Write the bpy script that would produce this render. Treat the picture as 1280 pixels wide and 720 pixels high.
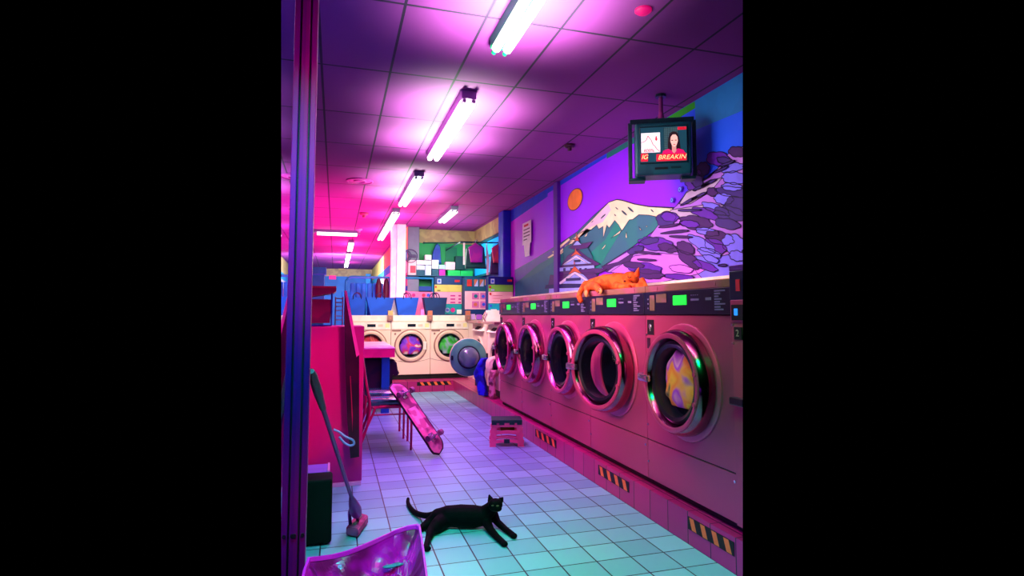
import bpy, bmesh, math, random
from mathutils import Vector, Matrix
random.seed(7)
for o in list(bpy.data.objects): bpy.data.objects.remove(o)
SC = bpy.context.scene
COL = SC.collection
R = math.radians

# ---------------------------------------------------------------- camera
CAMZ, FPX, YAW, PITCH, SHIFT = 1.3, 720.0, R(17), R(4), 17.3
cd = bpy.data.cameras.new('camera'); cam = bpy.data.objects.new('camera', cd); COL.objects.link(cam)
cd.sensor_width = 36; cd.lens = 36 * FPX / 1280; cd.shift_y = -SHIFT / 1280; cd.clip_start = .02
cam.location = (0, 0, CAMZ); cam.rotation_euler = (R(90) + PITCH, 0, -YAW)
SC.camera = cam

# ---------------------------------------------------------------- world and view
w = bpy.data.worlds.new('night'); SC.world = w; w.use_nodes = True
w.node_tree.nodes['Background'].inputs[0].default_value = (0, 0, 0, 1)
w.node_tree.nodes['Background'].inputs[1].default_value = 0
SC.view_settings.view_transform = 'Standard'; SC.view_settings.look = 'None'
SC.view_settings.exposure = 0; SC.view_settings.gamma = 1; SC.view_settings.use_curve_mapping = False

# ---------------------------------------------------------------- unseen fill lamps added to colour the room
def light(name, kind, loc, power, col, size=.3, aim=None, spot=60, blend=.6, size_y=None, spread=180):
    l = bpy.data.lights.new(name, kind); l.energy = power; l.color = col
    if kind == 'AREA':
        l.size = size; l.spread = R(spread)
        if size_y: l.shape = 'RECTANGLE'; l.size_y = size_y
    else: l.shadow_soft_size = size
    if kind == 'SPOT': l.spot_size = R(spot); l.spot_blend = blend
    o = bpy.data.objects.new(name, l); o.location = loc; COL.objects.link(o)
    if aim is not None:
        o.rotation_euler = (Vector(aim) - Vector(loc)).to_track_quat('-Z', 'Y').to_euler()
    return o
# added without fixtures: violet for the aisle floor, teal for the front, blue for the ceiling
light('aisle_violet_fill_light', 'AREA', (1.0, 6.0, 2.6), 66, (.82, .08, .95), .6, (1.0, 6.0, 0), size_y=4.0, spread=125)
light('front_teal_fill_light', 'SPOT', (.75, 1.3, 2.6), 300, (.0, 1.0, .1), .25, (1.5, 2.45, 0), 72, 1)
light('front_teal_fill_light', 'SPOT', (-.02, 1.6, 2.4), 290, (.0, 1.0, 1.0), .2, (.15, 3.0, 0), 60, 1)
light('door_neon_light', 'SPOT', (.3, 1.8, 1.2), 60, (.03, .0, 1.0), .1, (.0, 3.2, 2.93), 58, 1)
light('back_wall_wash_light', 'AREA', (1.2, 7.8, 2.5), 30, (1, .93, .74), 1.2, (1.2, 10.2, 1.1), spread=95)  # added area lamps wash the back washers, the mural and the machines
light('mural_wash_light', 'AREA', (.75, 4.6, 2.2), 23, (1, .8, .92), 3.0, (2.6, 4.8, 2.0), size_y=1.0, spread=90)
light('machine_wash_light', 'AREA', (.2, 3.4, 1.7), 9, (1, .5, .5), 1.0, (2.0, 4.0, 1.2), spread=65)
light('front_violet_light', 'SPOT', (.9, 1.7, .5), 60, (.2, .0, 1.0), .2, (1.95, 2.8, .12), 50, 1)  # added spot that turns the near curb violet
light('post_pink_light', 'SPOT', (.5, .7, 2.0), 90, (1, .0, .35), .1, (-.1, 2.2, 1.9), 50, .8)  # added spot, tints the post pink
light('bin_pink_fill_light', 'SPOT', (.15, .8, 1.9), 60, (1, .04, .55), .15, (.15, 2.05, .4), 34, .7)  # unseen spot added to redden the magenta bin
light('table_pink_light', 'SPOT', (1.2, 5.0, 2.3), 60, (1, .2, .45), .2, (.55, 6.6, .5), 50, 1)
light('counter_pink_light', 'SPOT', (.75, 1.8, 2.0), 300, (1, .03, .4), .15, (-.02, 4.4, .85), 24, .8)  # added spot to brighten the magenta counter
light('far_room_magenta_light', 'AREA', (.3, 12.2, 1.6), 300, (1, .0, .3), 2.0, (.3, 12.2, 3), size_y=9, spread=130)  # added upward lamp, makes the far ceiling hot magenta
light('far_room_blue_light', 'AREA', (0.2, 16, 2.4), 220, (.8, .8, 1), 1.0, (0, 21, 1.8))
light('nook_green_light', 'POINT', (1.9, 9.9, 2.35), 26, (.8, 1, .8), .2)
light('corner_warm_light', 'SPOT', (1.1, 7.3, 2.3), 170, (1, .85, .72), .2, (2.1, 8.1, 1.1), 52, 1)  # added spot to lift the cream machines in the corner

# ---------------------------------------------------------------- helpers
def lin(c):
    c = c / 255
    return c / 12.92 if c <= .04045 else ((c + .055) / 1.055) ** 2.4
def rgb(t): return (lin(t[0]), lin(t[1]), lin(t[2]), 1)
MATS = {}
def mat(name, col=(200, 200, 200), rough=.55, metal=0, emit=0, spec=.4, noise=None, nscale=6, coat=0, bump=0):
    if name in MATS: return MATS[name]
    m = bpy.data.materials.new(name); m.use_nodes = True; nt = m.node_tree
    b = nt.nodes['Principled BSDF']
    b.inputs['Base Color'].default_value = rgb(col); b.inputs['Roughness'].default_value = rough
    b.inputs['Metallic'].default_value = metal; b.inputs['Specular IOR Level'].default_value = spec
    if coat: b.inputs['Coat Weight'].default_value = coat; b.inputs['Coat Roughness'].default_value = .08
    if emit:
        b.inputs['Emission Color'].default_value = rgb(col); b.inputs['Emission Strength'].default_value = emit
    tc = nt.nodes.new('ShaderNodeTexCoord'); n = nt.nodes.new('ShaderNodeTexNoise')
    n.inputs['Scale'].default_value = nscale; n.inputs['Detail'].default_value = 1.5
    nt.links.new(tc.outputs['Object'], n.inputs['Vector'])
    if not emit:
        c2 = noise or tuple(max(0, x * .96) for x in col)
        rp = nt.nodes.new('ShaderNodeValToRGB'); rp.color_ramp.elements[0].position = .46; rp.color_ramp.elements[1].position = .54
        rp.color_ramp.elements[0].color = rgb(col); rp.color_ramp.elements[1].color = rgb(c2)
        nt.links.new(n.outputs['Fac'], rp.inputs[0]); nt.links.new(rp.outputs[0], b.inputs['Base Color'])
    if bump:
        bp = nt.nodes.new('ShaderNodeBump'); bp.inputs['Strength'].default_value = bump; bp.inputs['Distance'].default_value = .02
        nt.links.new(n.outputs['Fac'], bp.inputs['Height']); nt.links.new(bp.outputs[0], b.inputs['Normal'])
    MATS[name] = m; return m

def grid_mat(name, col, line, sx, sy, ox, oy, wx, wy, var=.0, col2=None, rough=.5, zig=None):
    """tiles: grid lines on world x and y, slight per-tile variation"""
    m = bpy.data.materials.new(name); m.use_nodes = True; nt = m.node_tree; N = nt.nodes.new; L = nt.links.new
    b = nt.nodes['Principled BSDF']; b.inputs['Roughness'].default_value = rough
    tc = N('ShaderNodeTexCoord'); sp = N('ShaderNodeSeparateXYZ'); L(tc.outputs['Object'], sp.inputs[0])
    def math_(op, a, bb=None):
        n = N('ShaderNodeMath'); n.operation = op
        for i, v in enumerate((a, bb)):
            if v is None: continue
            if isinstance(v, (int, float)): n.inputs[i].default_value = v
            else: L(v, n.inputs[i])
        return n.outputs[0]
    def axis(out, s, o, wd):
        t = math_('DIVIDE', math_('SUBTRACT', out, o), s)
        fl = math_('FLOOR', t); fr = math_('FRACT', t)
        a = math_('ABSOLUTE', math_('SUBTRACT', fr, .5))
        return fl, math_('GREATER_THAN', a, .5 - wd / s / 2)
    fx, lx = axis(sp.outputs[0], sx, ox, wx); fy, ly = axis(sp.outputs[1], sy, oy, wy)
    ln = math_('MAXIMUM', lx, ly)
    cb = N('ShaderNodeCombineXYZ'); L(fx, cb.inputs[0]); L(fy, cb.inputs[1])
    wn = N('ShaderNodeTexWhiteNoise'); wn.noise_dimensions = '2D'; L(cb.outputs[0], wn.inputs['Vector'])
    mx = N('ShaderNodeMix'); mx.data_type = 'RGBA'; L(wn.outputs['Value'], mx.inputs[0])
    mx.inputs[6].default_value = rgb(col); mx.inputs[7].default_value = rgb(col2 or tuple(c * (1 - var) for c in col))
    m2 = N('ShaderNodeMix'); m2.data_type = 'RGBA'; L(ln, m2.inputs[0]); L(mx.outputs[2], m2.inputs[6]); m2.inputs[7].default_value = rgb(line)
    L(m2.outputs[2], b.inputs['Base Color'])
    MATS[name] = m; return m

_cr, _cp = Matrix.Rotation(-YAW, 4, 'Z') @ Matrix.Rotation(R(90) + PITCH, 4, 'X'), Vector((0, 0, CAMZ))
def P(u, v, X=None, Y=None, Z=None):
    """where the sight line of photo pixel (u, v) meets the plane X=, Y= or Z= of the room"""
    d = _cr @ Vector(((u - 640) / FPX, -(v + SHIFT - 360) / FPX, -1))
    if X is not None: t = X / d.x
    elif Y is not None: t = Y / d.y
    else: t = (Z - CAMZ) / d.z
    return _cp + d * t

def box(bm, x0, x1, y0, y1, z0, z1, bev=0, mi=0, seg=2):
    r = bmesh.ops.create_cube(bm, size=1, matrix=Matrix.Translation(((x0 + x1) / 2, (y0 + y1) / 2, (z0 + z1) / 2)) @ Matrix.Diagonal((abs(x1 - x0), abs(y1 - y0), abs(z1 - z0), 1)))
    fs = {f for v in r['verts'] for f in v.link_faces}
    for f in fs: f.material_index = mi
    if bev:
        es = {e for v in r['verts'] for e in v.link_edges}
        bmesh.ops.bevel(bm, geom=list(es), offset=bev, segments=seg, affect='EDGES', profile=.5)
def rod(bm, a, b, r, r2=None, n=12, mi=0):
    a, b = Vector(a), Vector(b); d = b - a
    if d.length < 1e-6: return
    M = Matrix.Translation((a + b) / 2) @ d.to_track_quat('Z', 'Y').to_matrix().to_4x4()
    q = bmesh.ops.create_cone(bm, cap_ends=True, segments=n, radius1=r, radius2=r if r2 is None else r2, depth=d.length, matrix=M)
    for f in {f for v in q['verts'] for f in v.link_faces}: f.material_index = mi
def ball(bm, c, r, s=(1, 1, 1), n=14, rot=None, mi=0):
    M = Matrix.Translation(c)
    if rot: M = M @ rot
    q = bmesh.ops.create_uvsphere(bm, u_segments=n, v_segments=max(6, n // 2 + 2), radius=r, matrix=M @ Matrix.Diagonal((*s, 1)))
    for f in {f for v in q['verts'] for f in v.link_faces}: f.material_index = mi
def tube(bm, pts, r, n=10, mi=0, closed=False):
    pts = [Vector(p) for p in pts]
    rs = r if isinstance(r, (list, tuple)) else [r] * len(pts)
    rings = []; up = None
    for i, p in enumerate(pts):
        if closed: t = (pts[(i + 1) % len(pts)] - pts[i - 1])
        else: t = (pts[min(i + 1, len(pts) - 1)] - pts[max(i - 1, 0)])
        t.normalize()
        if up is None:
            up = Vector((0, 0, 1)) if abs(t.z) < .9 else Vector((1, 0, 0))
        s = t.cross(up); s.normalize(); up = s.cross(t); up.normalize()
        rings.append([bm.verts.new(p + (s * math.cos(k * 2 * math.pi / n) + up * math.sin(k * 2 * math.pi / n)) * rs[i]) for k in range(n)])
    m = len(rings)
    for i in range(m if closed else m - 1):
        A, B = rings[i], rings[(i + 1) % m]
        for k in range(n):
            f = bm.faces.new((A[k], A[(k + 1) % n], B[(k + 1) % n], B[k])); f.material_index = mi
    if not closed:
        bm.faces.new(rings[0][::-1]).material_index = mi; bm.faces.new(rings[-1]).material_index = mi
def smooth_path(pts, k=4):
    """Catmull-Rom through the points"""
    pts = [Vector(p) for p in pts]; out = []
    q = [pts[0]] + pts + [pts[-1]]
    for i in range(1, len(q) - 2):
        for j in range(k):
            t = j / k; a, b, c, d = q[i - 1], q[i], q[i + 1], q[i + 2]
            out.append(.5 * ((2 * b) + (c - a) * t + (2 * a - 5 * b + 4 * c - d) * t * t + (3 * b - a - 3 * c + d) * t ** 3))
    out.append(pts[-1]); return out
def lathe(bm, prof, n=40, axis='Y', c=(0, 0, 0), mi=0, cap=False):
    """prof: (radius, height) along the axis"""
    c = Vector(c); rings = []
    def pt(r, h, a):
        if axis == 'Y': return c + Vector((r * math.cos(a), h, r * math.sin(a)))
        return c + Vector((r * math.cos(a), r * math.sin(a), h))
    for r, h in prof: rings.append([bm.verts.new(pt(max(r, 1e-4), h, k * 2 * math.pi / n)) for k in range(n)])
    for i in range(len(rings) - 1):
        for k in range(n):
            bm.faces.new((rings[i][k], rings[i][(k + 1) % n], rings[i + 1][(k + 1) % n], rings[i + 1][k])).material_index = mi
    if cap:
        bm.faces.new(rings[0]).material_index = mi; bm.faces.new(rings[-1]).material_index = mi
def prism(bm, pts, off, mi=0):
    """closed outline of 3-D points swept by the vector off"""
    off = Vector(off); A = [bm.verts.new(Vector(p)) for p in pts]; B = [bm.verts.new(Vector(p) + off) for p in pts]
    n = len(A)
    fs = [bm.faces.new(A), bm.faces.new(B[::-1])] + [bm.faces.new((A[i], A[(i + 1) % n], B[(i + 1) % n], B[i])) for i in range(n)]
    for f in fs: f.material_index = mi
def plate_with_hole(bm, x0, x1, z0, z1, cx, cz, r, y=0, n=48, mi=0, th=.012):
    """upright sheet facing -y with a round hole"""
    inn, out = [], []
    for k in range(n):
        a = k * 2 * math.pi / n; dx, dz = math.cos(a), math.sin(a)
        inn.append((cx + r * dx, cz + r * dz))
        tx = ((x1 if dx > 0 else x0) - cx) / dx if abs(dx) > 1e-6 else 1e9
        tz = ((z1 if dz > 0 else z0) - cz) / dz if abs(dz) > 1e-6 else 1e9
        t = min(tx, tz); out.append((cx + t * dx, cz + t * dz))
    for q in ((x0, z0), (x0, z1), (x1, z0), (x1, z1)):
        j = min(range(n), key=lambda k: (out[k][0] - q[0]) ** 2 + (out[k][1] - q[1]) ** 2); out[j] = q
    I = [bm.verts.new((p[0], y, p[1])) for p in inn]; O = [bm.verts.new((p[0], y, p[1])) for p in out]
    I2 = [bm.verts.new((p[0], y + th, p[1])) for p in inn]; O2 = [bm.verts.new((p[0], y + th, p[1])) for p in out]
    for k in range(n):
        j = (k + 1) % n
        for q in ((I[k], I[j], O[j], O[k]), (I[k], I2[k], I2[j], I[j]), (O[k], O[j], O2[j], O2[k]), (I2[k], O2[k], O2[j], I2[j])):
            bm.faces.new(q).material_index = mi

def wpos(o):
    v = Vector((0, 0, 0))
    while o is not None: v += Vector(o.location); o = o.parent
    return v
def mk(name, bm, m, parent=None, world=False, smooth=False, loc=None):
    me = bpy.data.meshes.new(name)
    bmesh.ops.recalc_face_normals(bm, faces=bm.faces[:])
    if world and parent is not None: bmesh.ops.translate(bm, verts=bm.verts, vec=-wpos(parent))
    if smooth:
        for f in bm.faces: f.smooth = True
        for e in bm.edges:
            if len(e.link_faces) == 2 and e.calc_face_angle(0) > R(38): e.smooth = False
    bm.to_mesh(me); bm.free()
    for x in (m if isinstance(m, (list, tuple)) else [m]): me.materials.append(x)
    o = bpy.data.objects.new(name, me); COL.objects.link(o)
    if parent is not None: o.parent = parent
    if loc is not None: o.location = loc
    return o
def B(): return bmesh.new()
def tag(o, label, cat, group=None, kind=None):
    o['label'] = label; o['category'] = cat
    if group: o['group'] = group
    if kind: o['kind'] = kind
    return o
def thing(name, label, cat, loc=(0, 0, 0), rz=0, group=None):
    o = bpy.data.objects.new(name, None); COL.objects.link(o); o.location = loc; o.rotation_euler = (0, 0, rz)
    o.empty_display_size = .1
    return tag(o, label, cat, group)
def solo(name, bm, m, label, cat, group=None, smooth=False, base=None):
    """a thing that is one mesh; its origin goes to its base centre"""
    o = mk(name, bm, m, smooth=smooth)
    vs = [v.co for v in o.data.vertices]
    c = Vector((sum((max(v[i] for v in vs), min(v[i] for v in vs))) / 2 for i in range(3))); c.z = min(v.z for v in vs)
    o.data.transform(Matrix.Translation(-c)); o.location = c
    return tag(o, label, cat, group)
def struct(name, bm, m, parent=None):
    o = mk(name, bm, m, parent)
    if parent is None: o['kind'] = 'structure'
    return o
def kids(o): return [c for c in bpy.data.objects if c.parent == o]
def dup(o, loc=None, rz=None, label=None, group=None, parent=None):
    c = o.copy(); COL.objects.link(c); c.parent = parent
    if loc is not None: c.location = loc
    if rz is not None: c.rotation_euler = (0, 0, rz)
    if label: c['label'] = label
    if group: c['group'] = group
    for k in kids(o): dup(k, parent=c)
    return c
def text_bm(bm, s, M, size, th=.001, mi=0, shear=0, sx=1):
    cu = bpy.data.curves.new('lettering', 'FONT'); cu.body = s; cu.size = size; cu.extrude = th; cu.align_x = 'CENTER'; cu.align_y = 'CENTER'; cu.shear = shear
    to = bpy.data.objects.new('lettering', cu); COL.objects.link(to)
    me = bpy.data.meshes.new_from_object(to.evaluated_get(bpy.context.evaluated_depsgraph_get()))
    me.transform(M @ Matrix.Diagonal((sx, 1, 1, 1)))
    n0 = len(bm.faces); bm.from_mesh(me); bm.faces.ensure_lookup_table()
    for f in bm.faces[n0:]: f.material_index = mi
    bpy.data.objects.remove(to); bpy.data.curves.remove(cu); bpy.data.meshes.remove(me)
FRONT = Matrix.Rotation(R(90), 4, 'X')     # lettering that faces -y
def T(x, y, z): return Matrix.Translation((x, y, z))
def fused(bm, voxel, smooth_n=6, parent=None, name='body', m=None, world=True):
    """one continuous skin around overlapping masses"""
    me = bpy.data.meshes.new('mass'); bm.to_mesh(me); bm.free()
    o = bpy.data.objects.new('mass', me); COL.objects.link(o)
    r = o.modifiers.new('r', 'REMESH'); r.mode = 'VOXEL'; r.voxel_size = voxel
    s = o.modifiers.new('s', 'SMOOTH'); s.factor = .5; s.iterations = smooth_n
    me2 = bpy.data.meshes.new_from_object(o.evaluated_get(bpy.context.evaluated_depsgraph_get()))
    bpy.data.objects.remove(o); b2 = bmesh.new(); b2.from_mesh(me2); bpy.data.meshes.remove(me2)
    for f in b2.faces: f.smooth = True
    q = mk(name, b2, m, parent, world=world, smooth=False)
    for p in q.data.polygons: p.use_smooth = True
    return q
def limb(bm, pts, rs, n=14):
    """tapering limb with round ends"""
    for p, r in zip(pts, rs): ball(bm, p, r, n=n)
    for i in range(len(pts) - 1): rod(bm, pts[i], pts[i + 1], rs[i], rs[i + 1], n=n)
# ================================================================= THE ROOM
HC, XW = 2.93, 2.6          # ceiling height, plane of the mural wall
YB, YF = 11.0, 21.5         # back wall of the nook, far wall
XD = 1.25                   # wall of the deep part of the room
m_floor = grid_mat('floor_tiles', (138, 205, 216), (20, 6, 45), .2, .2, .345, .07, .0075, .0075, col2=(112, 176, 194), rough=.42)
m_ceil = grid_mat('ceiling_tiles', (136, 34, 136), (40, 3, 55), .44, .89, .1 + .22, .445 - .15, .016, .018, col2=(128, 30, 132), rough=.8)
m_curb = grid_mat('curb_tiles', (190, 30, 110), (50, 0, 40), .207, .207, 2.0, 2.52, .008, .008, col2=(175, 25, 105), rough=.35)
m_dark = mat('dark_wall', (70, 15, 90)); m_tan = mat('tan_plaster', (196, 170, 120), noise=(176, 148, 110))
m_yel = mat('cream_yellow_plaster', (255, 232, 120)); m_blue = mat('blue_paint', (20, 120, 215), noise=(10, 105, 195), nscale=1.2)
m_cyan = mat('cyan_paint', (60, 200, 235)); m_white = mat('white_paint', (245, 240, 240)); m_peach = mat('peach_paint', (255, 205, 185))
m_pinkw = mat('pink_paint', (245, 120, 165)); m_green = mat('green_paint', (20, 160, 90), noise=(15, 135, 105), nscale=1.1)
m_teal = mat('teal_paint', (10, 110, 125)); m_jamb = mat('grey_jamb', (120, 120, 150)); m_indigo = mat('indigo_paint', (45, 15, 150), noise=(30, 20, 120))
m_black = mat('black_rubber', (8, 6, 12)); m_violet_trim = mat('violet_trim', (90, 15, 150))

bm = B(); prism(bm, [(-.17, .9, -.06), (XW, .9, -.06), (XW, YF, -.06), (-1.7, YF, -.06), (-.17, 2.3, -.06)], (0, 0, .06)); struct('floor', bm, m_floor)
bm = B(); prism(bm, [(-.17, .6, HC), (XW, .6, HC), (XW, YF, HC), (-1.7, YF, HC), (-.17, 2.3, HC)], (0, 0, .05)); struct('ceiling', bm, m_ceil)
bm = B(); prism(bm, [(-.17, 2.3, 0), (-1.7, YF, 0), (-1.75, YF, 0), (-.21, 2.3, 0)], (0, 0, HC)); struct('wall_left', bm, m_dark)
bm = B(); box(bm, XW, XW + .05, .9, YB, 0, HC); struct('wall_right', bm, m_indigo)
bm = B(); box(bm, 1.46, XW, YB, YB + .1, 0, HC); struct('wall_back', bm, m_green)
bm = B(); box(bm, -1.7, XD, YF, YF + .1, 0, HC); struct('wall_far', bm, m_blue)
bm = B(); box(bm, XD, XD + .12, 10.75, YF, 0, HC); struct('wall_deep', bm, m_pinkw)
# painted bands of the deep wall
bm = B(); box(bm, XD - .006, XD, 10.76, YF, HC - .42, HC); struct('trim_1', bm, m_yel)
bm = B(); box(bm, XD - .006, XD, 10.76, YF, HC - .62, HC - .42); struct('trim_2', bm, m_cyan)
bm = B(); box(bm, XD - .006, XD, 10.76, YF, HC - .86, HC - .62); struct('trim_3', bm, m_white)
bm = B(); box(bm, -1.7, XD, YF - .01, YF, HC - .27, HC); struct('trim_4', bm, m_tan)
bm = B(); box(bm, 1.46, XW, YB - .02, YB, HC - .26, HC); struct('trim_5', bm, m_tan)
bm = B(); box(bm, XW - .02, XW, 8.85, YB - .02, HC - .26, HC); struct('trim_6', bm, m_tan)
bm = B(); box(bm, XD + .01, 1.47, 10.72, 11.12, 0, HC, bev=.01); struct('trim_7', bm, m_jamb)
# pilaster at the end of the mural
bm = B(); box(bm, XW - .13, XW, 8.55, 8.84, 0, HC, bev=.02); struct('trim_8', bm, mat('blue_pilaster', (20, 50, 200), noise=(60, 20, 220), nscale=2))
# lit high window past the pilaster
o = bpy.data.objects.new('window_1', None); COL.objects.link(o); o.location = (XW - .02, 9.9, 2.2); o['kind'] = 'structure'
bm = B(); box(bm, XW - .02, XW - .012, 8.9, 10.9, 2.02, 2.62); mk('pane', bm, mat('lit_blue_glass', (20, 165, 255), emit=.9), o, world=True)
bm = B()
for z in (2.02, 2.33, 2.62): box(bm, XW - .045, XW - .015, 8.88, 10.95, z - .02, z + .02)
for y in (8.9, 10.93): box(bm, XW - .045, XW - .015, y - .02, y + .02, 2.0, 2.64)
mk('window_frame', bm, m_teal, o, world=True)
# pillars
bm = B(); box(bm, 1.03, 1.19, 10.45, 10.62, 1.28, HC, bev=.012); box(bm, .93, 1.03, 10.5, 10.62, 1.28, HC, bev=.008); struct('trim_9', bm, mat('white_pillar', (255, 248, 250), noise=(255, 235, 245)))
bm = B(); box(bm, -.62, -.28, 15.0, 15.3, 0, 2.45, bev=.02); box(bm, -.66, -.24, 14.96, 15.34, 2.28, 2.47, bev=.02); struct('trim_10', bm, m_cyan and mat('teal_pillar', (15, 140, 180)))
bm = B(); box(bm, 1.0, 1.16, 20.9, 21.1, 0, HC - .2); struct('trim_11', bm, mat('blue_post', (30, 160, 235)))

# tiled curb under the machines, in an L
CX, CZ = 1.945, .18
bm = B()
prism(bm, [(CX, 1.6, 0), (XW, 1.6, 0), (XW, YB, 0), (.15, YB, 0), (.15, 9.8, 0), (CX, 9.8, 0)], (0, 0, CZ))
struct('trim_12', bm, m_curb)
# ledge strips between the machines and the mural
bm = B(); box(bm, XW - .03, XW, 1.6, 8.55, 1.44, 1.515); struct('trim_13', bm, mat('brown_ledge', (150, 70, 95), noise=(140, 95, 60)))
bm = B(); box(bm, XW - .05, XW, 1.6, 8.55, 1.515, 1.545); struct('trim_14', bm, mat('gold_ledge', (200, 160, 60)))
bm = B(); box(bm, XW - .06, XW, 1.6, 8.55, 1.545, 1.565); struct('trim_15', bm, mat('cream_ledge', (255, 235, 210)))

# ---------------------------------------------------------------- shop-front: post and tinted glass left of the camera
m_glass = bpy.data.materials.new('tinted_window_glass'); m_glass.use_nodes = True
b = m_glass.node_tree.nodes['Principled BSDF']; b.inputs['Base Color'].default_value = rgb((62, 52, 255)); b.inputs['Metallic'].default_value = 1; b.inputs['Roughness'].default_value = .015
g = bpy.data.objects.new('window_2', None); COL.objects.link(g); g.location = (-.11, 1.6, 0); g['kind'] = 'structure'
GX = -.125
bm = B(); box(bm, GX - .012, GX, .6, 2.2, .0, HC); mk('glass_pane', bm, m_glass, g, world=True)
m_post = mat('violet_steel_post', (130, 12, 98), rough=.35, noise=(110, 10, 100), nscale=2, metal=.1); m_post2 = mat('bright_violet_steel', (165, 15, 165), rough=.4)
bm = B(); box(bm, -.131, -.111, 2.2, 2.26, 0, HC, bev=.003); mk('left_mullion', bm, m_post, g, world=True)
bm = B(); box(bm, -.112, -.104, 2.212, 2.25, 0, HC); mk('seal', bm, m_black, g, world=True)
bm = B(); box(bm, -.105, -.084, 2.2, 2.26, 0, HC, bev=.003); mk('right_mullion', bm, m_post, g, world=True)
bm = B(); box(bm, -.132, -.128, 2.192, 2.2, 0, HC); mk('bead', bm, m_post2, g, world=True)
for x in (-.121, -.0945):
    bm = B(); rod(bm, (x, 2.2, .53), (x, 2.194, .53), .0065); mk('screw', bm, m_black, g, world=True)

# hazard tape on the curb
m_or = mat('orange_tape', (255, 120, 55))
def tape(y0, y1, label, back=None):
    t = None
    z0, z1 = .085, .155
    bm = B()
    if back is None: box(bm, CX - .004, CX - .0005, y0, y1, z0, z1, mi=0)
    else: box(bm, back[0], back[1], 9.796, 9.7995, .105, .168, mi=0)
    n = 4 if back is None else 5
    a0, a1 = (y0, y1) if back is None else back
    w_ = (a1 - a0) / n
    for k in range(n):
        s = a0 + (k + .42) * w_; e = s + w_ * .42; sk = w_ * .32
        if back is None: prism(bm, [(CX - .0045, s - sk * .8, z0 + .003), (CX - .0045, e - sk * .8, z0 + .003), (CX - .0045, e, z1 - .003), (CX - .0045, s, z1 - .003)], (.001, 0, 0), mi=1)
        else: prism(bm, [(s + sk, 9.795, .108), (e + sk, 9.795, .108), (e, 9.795, .165), (s, 9.795, .165)], (0, .001, 0), mi=1)
    return solo('hazard_tape', bm, [m_black, m_or], label, 'tape', 'hazard tape stickers on the curb')
tape(2.53, 2.93, 'orange and black striped tape on the curb, nearest and largest piece')
tape(3.62, 4.1, 'orange and black striped tape on the curb midway, between nearest piece and step stool')
tape(4.98, 5.55, 'orange and black striped tape on the curb just behind the pink step stool')
tape(0, 0, 'orange and black striped tape on the back curb under the cream washers', back=(1.33, 1.9))

# ---------------------------------------------------------------- ceiling lights
m_tube = mat('lit_tube', (255, 252, 240), emit=3.0); m_fix = mat('lamp_housing', (110, 110, 150), rough=.4)
def strip_light(x0, x1, y0, y1, label, power, col, drop=.5, n=2, house=m_fix, r=.026):
    c = Vector(((x0 + x1) / 2, (y0 + y1) / 2, HC))
    t = thing('ceiling_light', label, 'ceiling light', (c.x, c.y, HC - .1), group='fluorescent strip lights on the ceiling')
    along_y = abs(y1 - y0) > abs(x1 - x0)
    bm = B()
    if along_y: prism(bm, [(c.x - .06, y0, HC), (c.x + .06, y0, HC), (c.x + .045, y0, HC - .05), (c.x - .045, y0, HC - .05)], (0, y1 - y0, 0))
    else: prism(bm, [(x0, c.y - .06, HC), (x0, c.y + .06, HC), (x0, c.y + .045, HC - .05), (x0, c.y - .045, HC - .05)], (x1 - x0, 0, 0))
    mk('housing', bm, house, t, world=True)
    for s in (-1, 1):
        bm = B()
        if along_y: rod(bm, (c.x + s * .034, y0 + .05, HC - .078), (c.x + s * .034, y1 - .05, HC - .078), r)
        else: rod(bm, (x0 + .05, c.y + s * .034, HC - .078), (x1 - .05, c.y + s * .034, HC - .078), r)
        mk('tube', bm, m_tube, t, world=True, smooth=True)
    for yy in (0, 1):
        bm = B()
        if along_y:
            q = y0 if yy == 0 else y1
            box(bm, c.x - .055, c.x + .055, q - .008, q + .008, HC - .06, HC, bev=.004)
            for s in (-1, 1): rod(bm, (c.x + s * .034, q - .008 if yy == 0 else q - .05, HC - .078), (c.x + s * .034, q + .05 if yy == 0 else q + .008, HC - .078), .014, n=10)
        else:
            q = x0 if yy == 0 else x1
            box(bm, q - .012, q + .012, c.y - .068, c.y + .068, HC - .07, HC, bev=.004)
        mk('end_cap', bm, house, t, world=True)
    if power:
        for k in range(n):
            f = (k + .5) / n
            p = (x0 + (x1 - x0) * f if not along_y else c.x, y0 + (y1 - y0) * f if along_y else c.y, HC - drop)
            light('tube_glow_light', 'SPOT', p, power / n, col, .07, (p[0], p[1], HC), 128, 1)
PK = (.68, 1.0, .6)
strip_light(.9, .9, 1.7, 3.2, 'nearest fluorescent strip light with a green edged housing at the top of the picture', 520, PK, house=mat('green_lamp_housing', (10, 190, 120), rough=.4))
strip_light(.9, .9, 4.02, 5.68, 'second fluorescent strip light along the aisle, violet sided, in a wide pink glow', 520, PK, house=mat('violet_lamp_housing', (190, 110, 200), rough=.4))
strip_light(.88, .88, 6.5, 8.25, 'third fluorescent strip light along the aisle, just before the white pillar', 440, PK)
strip_light(.86, .86, 8.9, 10.3, 'fourth strip light along the aisle, left of the white pillar', 50, (1, .25, .55), n=1)
strip_light(.86, .86, 10.4, 12.2, 'fifth strip light, touching the far end of the one left of the white pillar', 50, (1, .25, .55), n=1)
strip_light(1.68, 1.68, 8.45, 9.55, 'short strip light alone in the nook above the green wall', 4, (.95, 1, .95), n=1)
strip_light(-.42, .42, 11.6, 11.6, 'thin strip light set crosswise over the deep room', 2, (1, .3, .7), n=1)
strip_light(.3, .3, 13.0, 14.6, 'nearest of three small strip lights in a line in the deep room', 50, (1, .25, .55), n=1)
strip_light(.3, .3, 15.4, 17.0, 'middle of three small strip lights in a line in the deep room', 50, (1, .25, .55), n=1)
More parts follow.
